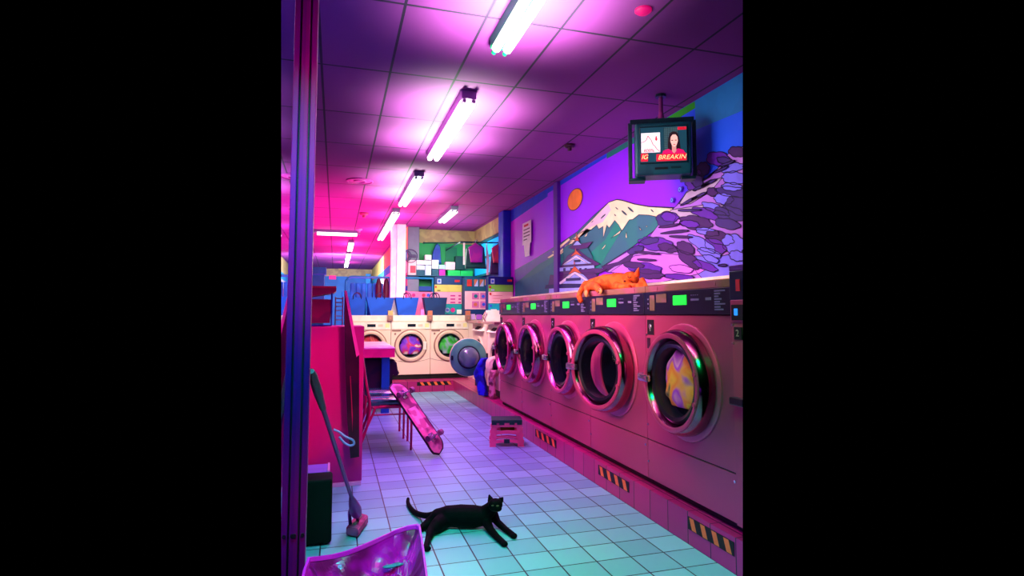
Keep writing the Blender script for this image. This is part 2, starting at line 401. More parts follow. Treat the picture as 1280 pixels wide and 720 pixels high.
strip_light(.3, .3, 17.8, 19.6, 'farthest of three small strip lights in a line by the far wall', 50, (1, .25, .55), n=1)

# detectors
def detector(u, v, r, label, m):
    p = P(u, v, Z=HC); bm = B()
    lathe(bm, [(0, 0), (r * .35, 0), (r * .4, -r * .35), (r * .6, -r * .35)][:0] + [(r, 0), (r, -r * .3), (r * .8, -r * .55), (r * .4, -r * .6), (r * .35, -r * 1.1), (0, -r * 1.15)], n=20, axis='Z', c=p)
    return solo('smoke_detector', bm, m, label, 'smoke detector', smooth=True)
detector(455, 266, .07, 'brownish smoke detector on the ceiling left of the third strip light', mat('brown_plastic', (160, 70, 110)))
detector(449, 286, .06, 'small pale smoke detector on the ceiling behind the brownish one', mat('pale_pink_plastic', (255, 170, 210)))
detector(712, 181, .055, 'dark ball-shaped detector on the ceiling above the mural', mat('dark_plastic', (60, 15, 45), rough=.3))
p = P(450, 226, Z=HC); bm = B()
lathe(bm, [(.16, 0), (.16, -.012), (.145, -.014), (.14, -.004), (.08, -.004), (.075, -.014), (.06, -.016), (.055, -.004), (0, -.004)], n=36, axis='Z', c=p)
solo('ceiling_speaker', bm, mat('magenta_grille', (190, 50, 170)), 'round flush ceiling speaker near the post, left of the strip lights', 'speaker', smooth=True)
p = P(804, 12, Z=HC); bm = B(); lathe(bm, [(.045, 0), (.045, -.01), (.03, -.022), (0, -.025)], n=24, axis='Z', c=p)
solo('ceiling_lamp', bm, mat('lit_red_lamp', (190, 0, 95), emit=.8), 'small round magenta lamp on the ceiling above the television', 'lamp', smooth=True)
# ================================================================= THE MURAL (a flat painting on the wall, layer over layer)
def c4(x, y): return (x / 4 + 640, y / 4 + 180)
ML = [0]
def mural_pts(pts):
    q = [P(*c4(x, y), X=XW) for x, y in pts]
    for p in q: p.z = max(p.z, 1.567)
    return q
def flat(bm, pts, X, mi=0, line=0, lmi=1):
    """a painted shape on the wall plane, with its brush outline"""
    vs = [bm.verts.new((X, p.y, p.z)) for p in pts]
    f = bm.faces.new(vs); f.material_index = mi
    if line:
        n = len(pts)
        for i in range(n):
            a, b = Vector((X - .0008, pts[i].y, pts[i].z)), Vector((X - .0008, pts[(i + 1) % n].y, pts[(i + 1) % n].z))
            d = b - a
            if d.length < 1e-5: continue
            d.normalize(); s = Vector((0, -d.z, d.y)) * line / 2; e = d * line / 2
            q = bm.faces.new([bm.verts.new(v) for v in (a - s - e, b - s + e, b + s + e, a + s - e)]); q.material_index = lmi
def tri_fill(bm):
    bmesh.ops.triangulate(bm, faces=[f for f in bm.faces if len(f.verts) > 4], ngon_method='EAR_CLIP')
m_line = mat('mural_line', (28, 8, 60))
mural = thing('mural', 'wall mural of a snow-capped mountain, castle, orange sun and violet pine trees', 'mural', (XW, 5.9, 1.565))
m_sky = bpy.data.materials.new('mural_sky'); m_sky.use_nodes = True; nt = m_sky.node_tree
tc = nt.nodes.new('ShaderNodeTexCoord'); sp = nt.nodes.new('ShaderNodeSeparateXYZ'); nt.links.new(tc.outputs['Object'], sp.inputs[0])
no = nt.nodes.new('ShaderNodeTexNoise'); no.inputs['Scale'].default_value = 1.3; no.inputs['Detail'].default_value = 1; nt.links.new(tc.outputs['Object'], no.inputs['Vector'])
ma = nt.nodes.new('ShaderNodeMath'); ma.operation = 'MULTIPLY_ADD'; ma.inputs[1].default_value = 1.6; nt.links.new(no.outputs['Fac'], ma.inputs[0]); nt.links.new(sp.outputs[1], ma.inputs[2])
mb = nt.nodes.new('ShaderNodeMath'); mb.operation = 'MULTIPLY_ADD'; mb.inputs[1].default_value = -.9; nt.links.new(sp.outputs[2], mb.inputs[0]); nt.links.new(ma.outputs[0], mb.inputs[2])
mr = nt.nodes.new('ShaderNodeMapRange'); mr.inputs[1].default_value = -3.2; mr.inputs[2].default_value = 3.4; nt.links.new(mb.outputs[0], mr.inputs[0])
rp = nt.nodes.new('ShaderNodeValToRGB'); nt.links.new(mr.outputs[0], rp.inputs[0]); cr = rp.color_ramp
for i, (p_, c_) in enumerate(((0, (0, 100, 255)), (.13, (10, 80, 255)), (.2, (85, 30, 255)), (.27, (145, 5, 255)), (.6, (165, 5, 255)), (.88, (205, 5, 245)))):
    e = cr.elements[i] if i < 2 else cr.elements.new(p_)
    e.position = p_; e.color = rgb(c_)
nt.links.new(rp.outputs[0], nt.nodes['Principled BSDF'].inputs['Base Color']); nt.nodes['Principled BSDF'].inputs['Roughness'].default_value = .6
bm = B(); box(bm, XW - .006, XW - .001, 1.8, 8.54, 1.565, HC - .001); mk('sky', bm, m_sky, mural, world=True)
bm = B(); XL = XW - .008
top = [(XL, 8.53), (XL, 5.6), (XL, 4.4), (XL, 3.9), (XL, 2.0)]
def strip(y0, y1, z0a, z0b, mi): flat(bm, [Vector((XL, y0, z0a)), Vector((XL, y1, z0b)), Vector((XL, y1, HC - .004)), Vector((XL, y0, HC - .004))], XL, mi)
strip(8.53, 6.9, 2.74, 2.82, 0); strip(6.9, 5.2, 2.86, 2.89, 0); strip(5.2, 4.6, 2.87, 2.87, 1); strip(4.6, 3.7, 2.85, 2.87, 2); strip(3.7, 2.0, 2.7, 2.6, 3)
mk('top_border', bm, [mat('mural_blue_edge', (20, 60, 225)), mat('mural_teal', (20, 120, 110)), mat('mural_lime', (40, 160, 25)), mat('mural_azure', (15, 120, 190))], mural, world=True)
# mountain
bm = B(); X1 = XW - .010
mtn = [(18, 632), (120, 575), (240, 500), (330, 440), (410, 360), (490, 290), (530, 277), (560, 282), (620, 300), (690, 312), (815, 318), (790, 370), (720, 430), (600, 520), (460, 610), (400, 770), (18, 770)]
flat(bm, mural_pts(mtn), X1, 0, .008, 4)
flat(bm, mural_pts([(18, 632), (120, 575), (240, 505), (330, 470), (250, 540), (140, 600), (18, 700)]), X1 - .001, 1)
flat(bm, mural_pts([(380, 560), (470, 480), (530, 385), (555, 430), (500, 520), (440, 615), (390, 640)]), X1 - .001, 2)
flat(bm, mural_pts([(18, 700), (140, 640), (230, 575), (260, 600), (240, 700), (180, 770), (18, 770)]), X1 - .001, 3)
tri_fill(bm)
mk('mountain', bm, [mat('mural_slate_teal', (45, 100, 125), noise=(35, 110, 120), nscale=2), mat('mural_plum', (95, 45, 170)), mat('mural_green', (0, 135, 120)), mat('mural_blue_teal', (25, 95, 135)), m_line], mural, world=True)
bm = B(); X2 = X1 - .003
snow = [(250, 545), (285, 505), (330, 455), (410, 375), (490, 292), (530, 279), (560, 284), (620, 302), (690, 314), (812, 322), (792, 350), (752, 370), (720, 362), (690, 356), (640, 354), (610, 378), (592, 380), (556, 434), (540, 405), (520, 382), (492, 420), (480, 405), (462, 470), (462, 412), (440, 425), (430, 405), (400, 430), (375, 425), (340, 470), (300, 480)]
flat(bm, mural_pts(snow), X2, 0, .006, 2)
flat(bm, mural_pts([(300, 480), (330, 458), (410, 380), (488, 297), (500, 330), (460, 390), (400, 415), (350, 440)]), X2 - .0005, 1)
for q in ([(180, 568), (215, 545), (225, 552), (190, 572)], [(205, 540), (290, 470), (296, 480), (215, 548)], [(230, 545), (310, 478), (322, 482), (250, 552)], [(365, 465), (385, 440), (378, 462)], [(500, 472), (552, 430), (545, 446)],
          [(455, 525), (475, 500), (472, 512), (458, 528)], [(574, 462), (578, 440), (582, 470), (576, 470)], [(640, 412), (655, 432), (648, 430)], [(676, 408), (684, 412), (680, 416)]):
    flat(bm, mural_pts(q), X2, 0, .004, 2)
for x, y, a, b in ((462, 362, 22, 8), (568, 345, 24, 7), (600, 328, 26, 7), (420, 362, 10, 4), (408, 388, 9, 4), (530, 322, 12, 4), (522, 356, 9, 4), (708, 334, 14, 5)):
    s = -1 if x < 500 else 1
    flat(bm, mural_pts([(x + a * .6 * math.cos(t) - b * .2 * math.sin(t), y + s * a * .5 * math.cos(t) + b * math.sin(t) * .8) for t in [k * math.pi / 5 for k in range(10)]]), X2 - .001, 3)
tri_fill(bm)
mk('snow_cap', bm, [mat('mural_cream', (255, 228, 185)), mat('mural_pale_pink', (240, 190, 215)), m_line, mat('mural_dark_teal', (35, 70, 85))], mural, world=True)
# sun
bm = B(); cy, cz = P(719.7, 249.5, X=XW).y, P(719.7, 249.5, X=XW).z
ry = (P(710.6, 249.5, X=XW).y - P(729, 249.5, X=XW).y) / 2; rz_ = (P(719.7, 236.5, X=XW).z - P(719.7, 262.5, X=XW).z) / 2
flat(bm, [Vector((0, cy + ry * math.cos(t), cz + rz_ * math.sin(t))) for t in [k * math.pi / 20 for k in range(40)]], XW - .012, 0, .008)
tri_fill(bm); mk('sun', bm, [mat('mural_orange', (255, 125, 45)), m_line], mural, world=True)
# castle
bm = B(); X3 = XW - .018
mc = [mat('mural_navy', (25, 15, 100)), mat('mural_ice', (165, 170, 255)), mat('mural_roof_orange', (225, 85, 50)), mat('mural_roof_violet', (80, 10, 110)), m_line, mat('mural_roof_teal', (15, 95, 120)), mat('mural_white_rim', (240, 215, 245))]
def cp(pts, mi, l=.005, dx=0): flat(bm, mural_pts(pts), X3 - dx, mi, l, 4)
cp([(268, 600), (262, 520), (300, 500), (375, 500), (410, 560), (420, 620), (268, 640)], 5)
cp([(250, 615), (285, 560), (335, 525), (385, 565), (450, 600), (420, 612), (300, 620)], 3, dx=.001)
cp([(290, 520), (315, 500), (332, 468), (352, 500), (412, 488), (385, 520), (330, 530)], 3, dx=.0015)
cp([(312, 508), (335, 482), (358, 505)], 1, dx=.003); cp([(322, 486), (334, 458), (346, 484)], 2, dx=.004)
cp([(255, 607), (290, 580), (332, 548), (380, 580), (412, 598)], 1, dx=.003)
cp([(300, 565), (330, 532), (362, 562), (332, 552)], 2, dx=.004)
cp([(250, 612), (330, 556), (400, 604), (330, 570)], 6, l=.003, dx=.0045)
cp([(240, 618), (420, 605), (425, 640), (240, 648)], 1, dx=.004)
cp([(235, 640), (420, 622), (485, 626), (450, 645), (240, 668)], 3, dx=.005)
cp([(200, 655), (250, 658), (420, 640), (440, 660), (400, 700), (190, 705)], 3, dx=.0055)
cp([(240, 700), (285, 660), (325, 626), (370, 655), (415, 700)], 1, dx=.007)
cp([(235, 700), (325, 634), (420, 700), (400, 700), (325, 650), (252, 704)], 6, l=.003, dx=.008)
cp([(290, 655), (324, 610), (362, 650), (325, 638)], 2, dx=.009)
cp([(280, 672), (355, 668), (355, 682), (280, 686)], 0, l=0, dx=.009)
cp([(180, 706), (240, 702), (420, 700), (430, 715), (175, 722)], 0, dx=.0095)
cp([(195, 722), (420, 715), (420, 770), (195, 770)], 1, dx=.0096)
for x in (265, 300, 345, 372): cp([(x, 621), (x + 12, 620), (x + 12, 638), (x, 640)], 0, l=0, dx=.0049)
cp([(318, 580), (352, 578), (352, 590), (318, 592)], 0, l=0, dx=.005)
for x, y in ((333, 462), (329, 540), (323, 602)): cp([(x - 3, y), (x, y - 22), (x + 3, y)], 2, l=.002, dx=.01)
tri_fill(bm); mk('castle', bm, mc, mural, world=True)
# hillside and pines
bm = B(); X4 = XW - .014
mh = [mat('mural_orchid', (190, 125, 225), noise=(170, 105, 215), nscale=1.5), mat('mural_violet', (90, 15, 165)), mat('mural_deep_plum', (65, 12, 100)), mat('mural_periwinkle', (120, 110, 245)), m_line, mat('mural_lilac', (215, 110, 255)), mat('mural_dusk', (60, 30, 120)), mat('mural_sand', (190, 165, 200))]
def hp(pts, mi, l=.006, dx=0): flat(bm, mural_pts(pts), X4 - dx, mi, l, 4)
hp([(470, 610), (530, 570), (600, 530), (690, 470), (735, 410), (790, 350), (820, 318), (850, 290), (880, 240), (940, 200), (1000, 165), (1050, 110), (1090, 50), (1170, 10), (1230, -40), (1230, 700), (950, 695), (700, 715), (600, 650), (480, 640)], 0)
hp([(500, 640), (620, 560), (740, 545), (900, 560), (1010, 610), (940, 650), (760, 690), (640, 700)], 5, dx=.0008)
hp([(900, 560), (1060, 560), (1230, 520), (1230, 690), (960, 692), (930, 640)], 3, dx=.0007)
hp([(880, 245), (1000, 180), (1060, 170), (1000, 240), (900, 300), (845, 300)], 7, dx=.0008)
hp([(800, 330), (1000, 300), (1100, 310), (1010, 340), (900, 370), (800, 380)], 7, dx=.0009)
hp([(455, 612), (540, 590), (620, 540), (600, 585), (520, 612), (480, 640)], 2, dx=.002)
rr = random.Random(4)
def blob(x, y, a, b, mi, dx, rot=0, lob=7, skip_seed=0):
    pts = []; n = 56; ph = rr.random() * 6
    for k in range(n):
        t = k * 2 * math.pi / n
        q = .93 + .16 * abs(math.sin(lob * t / 2 + ph)) + .05 * math.sin(2 * t + ph)
        px, py = a * q * math.cos(t), b * q * math.sin(t)
        pts.append((x + px * math.cos(rot) - py * math.sin(rot), y + px * math.sin(rot) + py * math.cos(rot)))
    hp(pts, mi, dx=dx)
blobs = [(1040, 75, 55, 36, 1, .1), (1075, 85, 40, 18, 6, .2), (965, 125, 30, 34, 6, 0), (920, 180, 42, 55, 1, .4), (935, 185, 30, 30, 6, .1), (1135, 40, 40, 26, 2, .2), (1110, 120, 60, 22, 3, -.2), (1120, 170, 60, 30, 3, .1),
         (1010, 240, 28, 20, 2, .2), (1120, 240, 85, 26, 6, .1), (1110, 215, 50, 20, 3, .1), (1070, 275, 45, 28, 3, .1), (1150, 310, 70, 45, 6, .2), (1030, 325, 70, 22, 3, .35), (1000, 350, 90, 28, 1, .2), (1100, 350, 80, 35, 6, .15),
         (780, 375, 50, 34, 6, -.2), (800, 365, 45, 22, 1, .1), (930, 395, 85, 32, 2, .15), (900, 400, 45, 18, 1, .1), (1090, 400, 60, 26, 6, .2), (990, 440, 60, 18, 3, .2), (1050, 470, 75, 30, 2, .25), (1120, 500, 60, 45, 3, .4),
         (1030, 510, 60, 30, 1, .4), (960, 500, 75, 26, 3, .5), (1000, 545, 60, 20, 3, .3), (730, 500, 90, 32, 1, .15), (700, 485, 45, 16, 6, -.1), (790, 520, 45, 22, 2, .2), (630, 530, 40, 18, 6, -.3), (880, 520, 45, 28, 2, .4),
         (900, 580, 70, 26, 2, .6), (980, 610, 65, 18, 1, .35), (670, 620, 90, 26, 1, .15), (690, 650, 75, 24, 2, .1), (860, 625, 60, 18, 5, .1), (850, 665, 75, 14, 1, .1), (620, 605, 55, 14, 2, .1), (1140, 560, 40, 24, 3, .2), (1010, 575, 40, 16, 3, .4)]
for i, (x, y, a, b, mi, ro) in enumerate(blobs): blob(x, y, a, b, mi, .0012 + i * .00022, ro, 5 + i % 4)
for x, y, a, ro in ((800, 410, 50, -.15), (830, 440, 70, -.1), (860, 465, 55, .05), (690, 545, 60, .1), (685, 580, 45, .05), (960, 215, 45, -.4), (1000, 195, 40, -.45), (900, 285, 45, -.5), (950, 260, 40, -.45), (900, 332, 55, -.02), (1070, 607, 22, 0), (1060, 130, 40, -.4), (1090, 100, 40, -.35)):
    blob(x, y, a, 6, 6 if x > 880 else 2, .012, ro, 3)
tri_fill(bm); mk('pine_hillside', bm, mh, mural, world=True)
bm = B()  # plain discs for the pair of birds in the tree
for x, y, s in ((855, 228, 17), (815, 282, 16)):
    c = P(*c4(x, y), X=XW); k = s / 4 * .0059
    for rr_, mi, dx in ((k * 1.0, 0, .03), (k * .72, 1, .031), (k * .3, 0, .032)):
        flat(bm, [Vector((0, c.y + rr_ * 1.1 * math.cos(t), c.z + rr_ * math.sin(t))) for t in [j * math.pi / 10 for j in range(20)]], XW - dx, mi)
tri_fill(bm); mk('round_disc', bm, [mat('mural_disc_violet', (70, 30, 190)), mat('mural_disc_blue', (110, 150, 255))], mural, world=True)
# upright trim across the mural and two notices
pl = P(696.5, 300, X=XW).y; pr = P(701.5, 300, X=XW).y
bm = B(); box(bm, XW - .05, XW - .001, pr, pl, 1.57, HC - .01, bev=.004); struct('trim_16', bm, m_violet_trim)
m_paper = mat('paper', (245, 235, 240)); m_ink = mat('ink', (90, 60, 90)); m_red = mat('red_print', (210, 25, 50))
n1 = thing('notice', 'upper paper notice with red heading and grey lines, left end of the mural', 'notice', (XW - .03, P(661, 300, X=XW).y, P(661, 303, X=XW).z))
a, b_ = P(656, 280, X=XW), P(667, 303, X=XW)
bm = B(); box(bm, XW - .036, XW - .034, b_.y, a.y, b_.z, a.z); mk('sheet', bm, m_paper, n1, world=True)
bm = B(); w_ = a.y - b_.y; h_ = a.z - b_.z
box(bm, XW - .038, XW - .0365, b_.y + w_ * .3, a.y - w_ * .2, a.z - h_ * .2, a.z - h_ * .1); mk('heading', bm, m_red, n1, world=True)
bm = B()
for k in range(4): box(bm, XW - .038, XW - .0365, b_.y + w_ * (.15 if k < 3 else .45), a.y - w_ * .15, a.z - h_ * (.36 + .15 * k), a.z - h_ * (.31 + .15 * k))
mk('lines', bm, m_ink, n1, world=True)
a, b_ = P(657.5, 305, X=XW), P(665, 319.5, X=XW)
bm = B(); prism(bm, [(XW - .036, a.y, a.z), (XW - .036, b_.y - .02, a.z + .01), (XW - .036, b_.y + .01, b_.z + .03), (XW - .036, b_.y, b_.z), (XW - .036, a.y - .06, b_.z)], (.002, 0, 0))
solo('notice', bm, m_paper, 'lower blank paper note under the printed notice, left end of the mural', 'notice')

# ================================================================= THE BIG PINK DRYERS
m_steel = mat('pink_enamel', (182, 64, 104), rough=.4, metal=.15, noise=(160, 56, 100), nscale=1.3, spec=.3)
m_steel2 = mat('rose_enamel', (195, 70, 115), rough=.32, metal=.3, spec=.4, noise=(195, 60, 115))
m_chrome = mat('rose_chrome', (185, 95, 130), rough=.16, metal=1, noise=(165, 80, 120))
m_gask = mat('dark_gasket', (14, 16, 32), rough=.3); m_seam = mat('seam_black', (20, 4, 20))
m_drum = mat('drum_steel', (24, 34, 58), rough=.3, metal=.6, noise=(10, 14, 30), nscale=9)
m_panel = mat('navy_panel', (8, 22, 58), rough=.35, noise=(20, 18, 46), nscale=2); m_lcd = mat('green_display', (20, 255, 60), emit=1.0)
m_lcd2 = mat('dark_display', (10, 30, 45), rough=.2)
m_print = mat('grey_print', (120, 110, 150)); m_key = mat('bronze_plate', (150, 90, 100), noise=(120, 95, 70)); m_sil = mat('silver', (200, 190, 205), rough=.2, metal=.9)
m_glassd = bpy.data.materials.new('door_glass'); m_glassd.use_nodes = True
b = m_glassd.node_tree.nodes['Principled BSDF']; b.inputs['Base Color'].default_value = rgb((10, 16, 30)); b.inputs['Roughness'].default_value = .03; b.inputs['Alpha'].default_value = .12; b.inputs['Specular IOR Level'].default_value = .5
DW, DZ = .9, .665           # dryer width, height of the door centre above its base
def big_door(parent, hinge):
    """door about its hinge at the right; local x of the circle centre = -hinge"""
    cx = -hinge
    d = bpy.data.objects.new('door', None); COL.objects.link(d); d.parent = parent; d.location = (hinge, -.022, DZ)
    bm = B(); lathe(bm, [(.232, .0), (.245, -.055), (.262, -.082), (.285, -.086), (.304, -.066), (.312, -.035), (.315, 0)], n=64, c=(cx, 0, 0)); mk('ring', bm, m_chrome, d, smooth=True)
    bm = B(); lathe(bm, [(.258, -.0865), (.262, -.094), (.275, -.098), (.287, -.094), (.29, -.0865)], n=64, c=(cx, 0, 0)); mk('ring_lip', bm, m_steel2, d, smooth=True)
    bm = B(); lathe(bm, [(.205, .03), (.2, -.03), (.205, -.062), (.225, -.07), (.243, -.055), (.235, 0)], n=64, c=(cx, 0, 0)); mk('gasket', bm, m_gask, d, smooth=True)
    bm = B(); lathe(bm, [(.205, -.05), (.19, -.058), (.15, -.068), (.09, -.076), (.0, -.079)], n=48, c=(cx, 0, 0)); mk('glass', bm, m_glassd, d, smooth=True)
    bm = B(); box(bm, cx - .335, cx - .215, -.115, -.085, -.022, .022, bev=.008); box(bm, cx - .35, cx - .318, -.1, .0, -.026, .026, bev=.006); mk('latch', bm, m_sil, d, smooth=True)
    for a in (-20, 15):
        bm = B(); rod(bm, (cx + .274 * math.cos(R(a)), -.088, .274 * math.sin(R(a))), (cx + .274 * math.cos(R(a)), -.104, .274 * math.sin(R(a))), .014, n=12); mk('bolt', bm, m_steel2, d, smooth=True)
    return d
def big_dryer(label, group='row of five large pink dryers'):
    t = thing('dryer', label, 'dryer', group=group)
    H = DW / 2 - .003
    bm = B(); box(bm, -H, H, .035, .56, -.054, -.008); mk('plinth', bm, m_black, t)
    bm = B()
    box(bm, -H, -H + .012, .012, .58, -.01, 1.215); box(bm, H - .012, H, .012, .58, -.01, 1.215); box(bm, -H, H, .57, .58, -.01, 1.215); box(bm, -H, H, .012, .58, -.01, .002)
    mk('cabinet', bm, m_steel, t)
    bm = B(); plate_with_hole(bm, -H, H, .246, 1.058, 0, DZ, .235); mk('front_panel', bm, m_steel, t)
    bm = B(); box(bm, -H, H, 0, .012, -.01, .238, bev=.003); mk('lower_panel', bm, m_steel, t)
    for z_ in (.236, 1.056):
        bm = B(); box(bm, -H, H, .007, .0125, z_, z_ + .011); mk('seam', bm, m_seam, t)
    bm = B(); lathe(bm, [(.235, .0), (.235, -.012), (.338, -.014), (.345, -.009), (.347, 0)], n=72, c=(0, 0, DZ)); mk('door_surround', bm, m_steel2, t, smooth=True)
    bm = B(); lathe(bm, [(.235, 0), (.225, .05), (.22, .38), (.0, .4)], n=48, c=(0, 0, DZ))
    for k in range(3):
        a = k * 2.094 + .6; s = .205
        rod(bm, (s * math.cos(a), .08, DZ + s * math.sin(a)), (s * math.cos(a), .36, DZ + s * math.sin(a)), .02, n=8)
    mk('drum', bm, m_drum, t, smooth=True)
    bm = B(); box(bm, -H, H, -.012, .1, 1.066, 1.21, bev=.003); p_ = mk('control_panel', bm, m_panel, t)
    def sub(name, x0, x1, z0, z1, m, th=.003):
        b_ = B(); box(b_, x0, x1, -.012 - th, -.011, z0, z1); return mk(name, b_, m, p_)
    sub('display', -.095, .045, 1.122, 1.18, m_lcd)
    sub('coin_plate', -.37, -.31, 1.09, 1.19, m_key); sub('instruction_plate', -.29, -.17, 1.14, 1.195, m_key)
    b_ = B()
    for k, (wd, z) in enumerate(((.09, 1.19), (.05, 1.175), (.035, 1.16), (.06, 1.145), (.045, 1.13), (.09, 1.118), (.05, 1.102), (.075, 1.088))): box(b_, .31, .31 + wd, -.014, -.011, z, z + .008)
    mk('instruction_print', b_, m_print, p_); b_ = B()
    for k in range(4): box(b_, .09 + k * .02, .1 + k * .02, -.014, -.011, 1.175, 1.18)
    box(b_, .09, .165, -.014, -.011, 1.145, 1.157); box(b_, .23, .28, -.014, -.011, 1.145, 1.16)
    mk('button_print', b_, m_print, p_); b_ = B()
    for k in range(3): box(b_, -.4, -.385, -.014, -.011, 1.1 + .03 * k, 1.11 + .03 * k)
    mk('arrow_print', b_, m_print, p_)
    bm = B(); box(bm, -H, H, 0, .58, 1.212, 1.255, bev=.004)
    for x in (-.3, .3): rod(bm, (x, -.004, 1.233), (x, .0, 1.233), .01, n=10)
    mk('top_trim', bm, mat('rose_top_trim', (165, 85, 105), noise=(140, 95, 75), nscale=3), t)
    st = B(); box(st, -.425, -.345, -.004, 0, .93, 1.03); s_ = mk('lock_plate', st, m_black, t)
    st = B(); ball(st, (-.385, -.006, .985), .014, s=(1, .3, 1.2)); rod(st, (-.385, -.006, .985), (-.378, -.006, .955), .005, n=8); mk('lock', st, m_sil, s_)
    st = B(); box(st, -.43, -.395, -.004, 0, .84, .91); mk('number_plate', st, mat('dark_plate', (50, 10, 45)), t)
    for x, z in ((-.435, .93), (-.435, .34), (-.435, .10), (.43, .2), (.43, .6)):
        st = B(); rod(st, (x, -.006, z), (x, 0, z), .008, n=8); mk('screw', st, m_sil, t)
    return t
Y0 = 2.56
def dryer_y(k): return Y0 + DW * (k + .5)
names = ['nearest large pink dryer, right of picture, with orange and violet washing in its drum',
         'second nearest large pink dryer, its round door slightly ajar',
         'middle large pink dryer of the row, dark and empty, under the orange cat\'s tail',
         'fourth nearest large pink dryer, dark drum with pale pink reflections',
         'farthest large pink dryer beside the cream machines, pink cloth in its drum']
d0 = big_dryer(names[0]); d0.location = (2.0, dryer_y(0), .235); d0.rotation_euler = (0, 0, R(-90)); big_door(d0, .315)
dry = [d0]
for k in range(1, 5): dry.append(dup(d0, loc=(2.0, dryer_y(k), .235), label=names[k]))
door1 = [c for c in kids(dry[1]) if c.name.startswith('door') and c.type == 'EMPTY'][0]; door1.rotation_euler = (0, 0, R(13))
# washing inside
def swirl(name, cols, scale, rough=.6, layered=0):
    if name in MATS: return MATS[name]
    m = bpy.data.materials.new(name); m.use_nodes = True; nt = m.node_tree
    tc = nt.nodes.new('ShaderNodeTexCoord'); n = nt.nodes.new('ShaderNodeTexNoise'); n.inputs['Scale'].default_value = scale; n.inputs['Detail'].default_value = .6; n.inputs['Distortion'].default_value = 1.2
    rp = nt.nodes.new('ShaderNodeValToRGB'); nt.links.new(tc.outputs['Object'], n.inputs['Vector']); nt.links.new(n.outputs['Fac'], rp.inputs[0])
    if layered:      # cloths of different colours lie over one another
        sp_ = nt.nodes.new('ShaderNodeSeparateXYZ'); nt.links.new(tc.outputs['Object'], sp_.inputs[0])
        mz_ = nt.nodes.new('ShaderNodeMath'); mz_.operation = 'MULTIPLY_ADD'; mz_.inputs[1].default_value = layered
        nt.links.new(sp_.outputs[2], mz_.inputs[0]); nt.links.new(n.outputs['Fac'], mz_.inputs[2]); nt.links.new(mz_.outputs[0], rp.inputs[0])
    for i, c in enumerate(cols):
        p_ = .32 + .36 * i / (len(cols) - 1)
        e = rp.color_ramp.elements[i] if i < 2 else rp.color_ramp.elements.new(p_)
        e.position = p_; e.color = rgb(c)
    b = nt.nodes['Principled BSDF']; nt.links.new(rp.outputs[0], b.inputs['Base Color']); b.inputs['Roughness'].default_value = rough
    MATS[name] = m; return m
def laundry(loc, r, flatness, m, label, seed=1, drop=0, name='laundry'):
    """a tumbled heap of cloth with folds, facing the door; flatness squashes it along x or y"""
    rn = random.Random(seed); bm = B()
    bmesh.ops.create_icosphere(bm, subdivisions=4, radius=r, matrix=Matrix.Diagonal((*flatness, 1)))
    for v in bm.verts:
        n = v.co.normalized(); k = .10 * math.sin(n.x * 7 + seed) * math.cos(n.z * 6 + seed) + .05 * math.sin(n.y * 11 + n.z * 9 + seed)
        v.co *= 1 + k
        if v.co.z < -r * .8 * flatness[2]: v.co.z = -r * .8 * flatness[2]
    o = mk(name, bm, m, loc=loc)
    for p in o.data.polygons: p.use_smooth = True
    return tag(o, label, 'laundry')
zc = .235 + DZ
laundry((1.985, dryer_y(0) + .01, zc), .19, (.22, .9, 1), swirl('orange_violet_cloth', [(20, 90, 80), (255, 190, 60), (255, 140, 50), (255, 160, 90), (185, 50, 235), (235, 150, 225), (200, 70, 235), (90, 20, 130)], 4, layered=1.0), 'orange, violet and green washing tumbling in the nearest dryer', 3)
laundry((2.1, dryer_y(4), zc - .1), .11, (.8, 1, .8), swirl('pink_cloth', [(255, 140, 160), (230, 90, 120)], 5), 'pink cloth lying in the farthest dryer\'s drum', 5)
laundry((2.12, dryer_y(3), zc - .12), .1, (.8, 1.1, .6), swirl('pale_pink_reflection', [(250, 190, 200), (160, 90, 120)], 7), 'pale pink cloth lying in the fourth dryer\'s drum', 8)  # pale pink heap stands in for highlights inside the dark drum

# the machine cut off by the right edge: a taller change machine beside the dryers
t = thing('dryer', 'partly seen machine at the right edge, taller navy top, blue lit button, black latch', 'dryer', (1.99, 2.3, .235))
bm = B(); box(bm, 1.985, 2.57, 1.95, Y0 - .004, .225, 1.31); mk('cabinet', bm, m_steel, t, world=True)
bm = B(); box(bm, 2.03, 2.55, 1.97, Y0 - .01, .181, .226); mk('plinth', bm, m_black, t, world=True)
bm = B(); box(bm, 1.975, 2.57, 1.95, Y0 - .002, 1.375, 1.525, bev=.004); q = mk('control_panel', bm, m_panel, t, world=True)
bm = B(); box(bm, 1.97, 1.976, 2.47, 2.5, 1.42, 1.48); mk('sticker', bm, m_red, q, world=True)
bm = B(); box(bm, 1.975, 2.57, 1.95, Y0 - .002, 1.526, 1.555, bev=.004); mk('top_trim', bm, mat('violet_lid', (95, 25, 130)), t, world=True)
bm = B(); box(bm, 1.975, 2.5, 1.95, Y0 - .006, 1.26, 1.375, bev=.004); mk('button_frame', bm, m_steel2, t, world=True)
bm = B(); box(bm, 1.970, 1.976, 2.3, Y0 - .02, 1.27, 1.35); q = mk('button_plate', bm, m_black, t, world=True)
bm = B(); box(bm, 1.966, 1.971, 2.49, 2.515, 1.295, 1.33, bev=.002); mk('button', bm, mat('lit_blue_button', (40, 130, 255), emit=.9), q, world=True)
bm = B(); box(bm, 1.978, 1.986, 2.475, 2.535, 1.17, 1.235, bev=.002); q = mk('number_plate', bm, m_black, t, world=True)
bm = B(); text_bm(bm, '2', Matrix.Translation((1.976, 2.505, 1.2025)) @ Matrix.Rotation(R(-90), 4, 'Z') @ FRONT, .05); mk('numeral', bm, mat('tan_print', (170, 140, 130)), q, world=True)
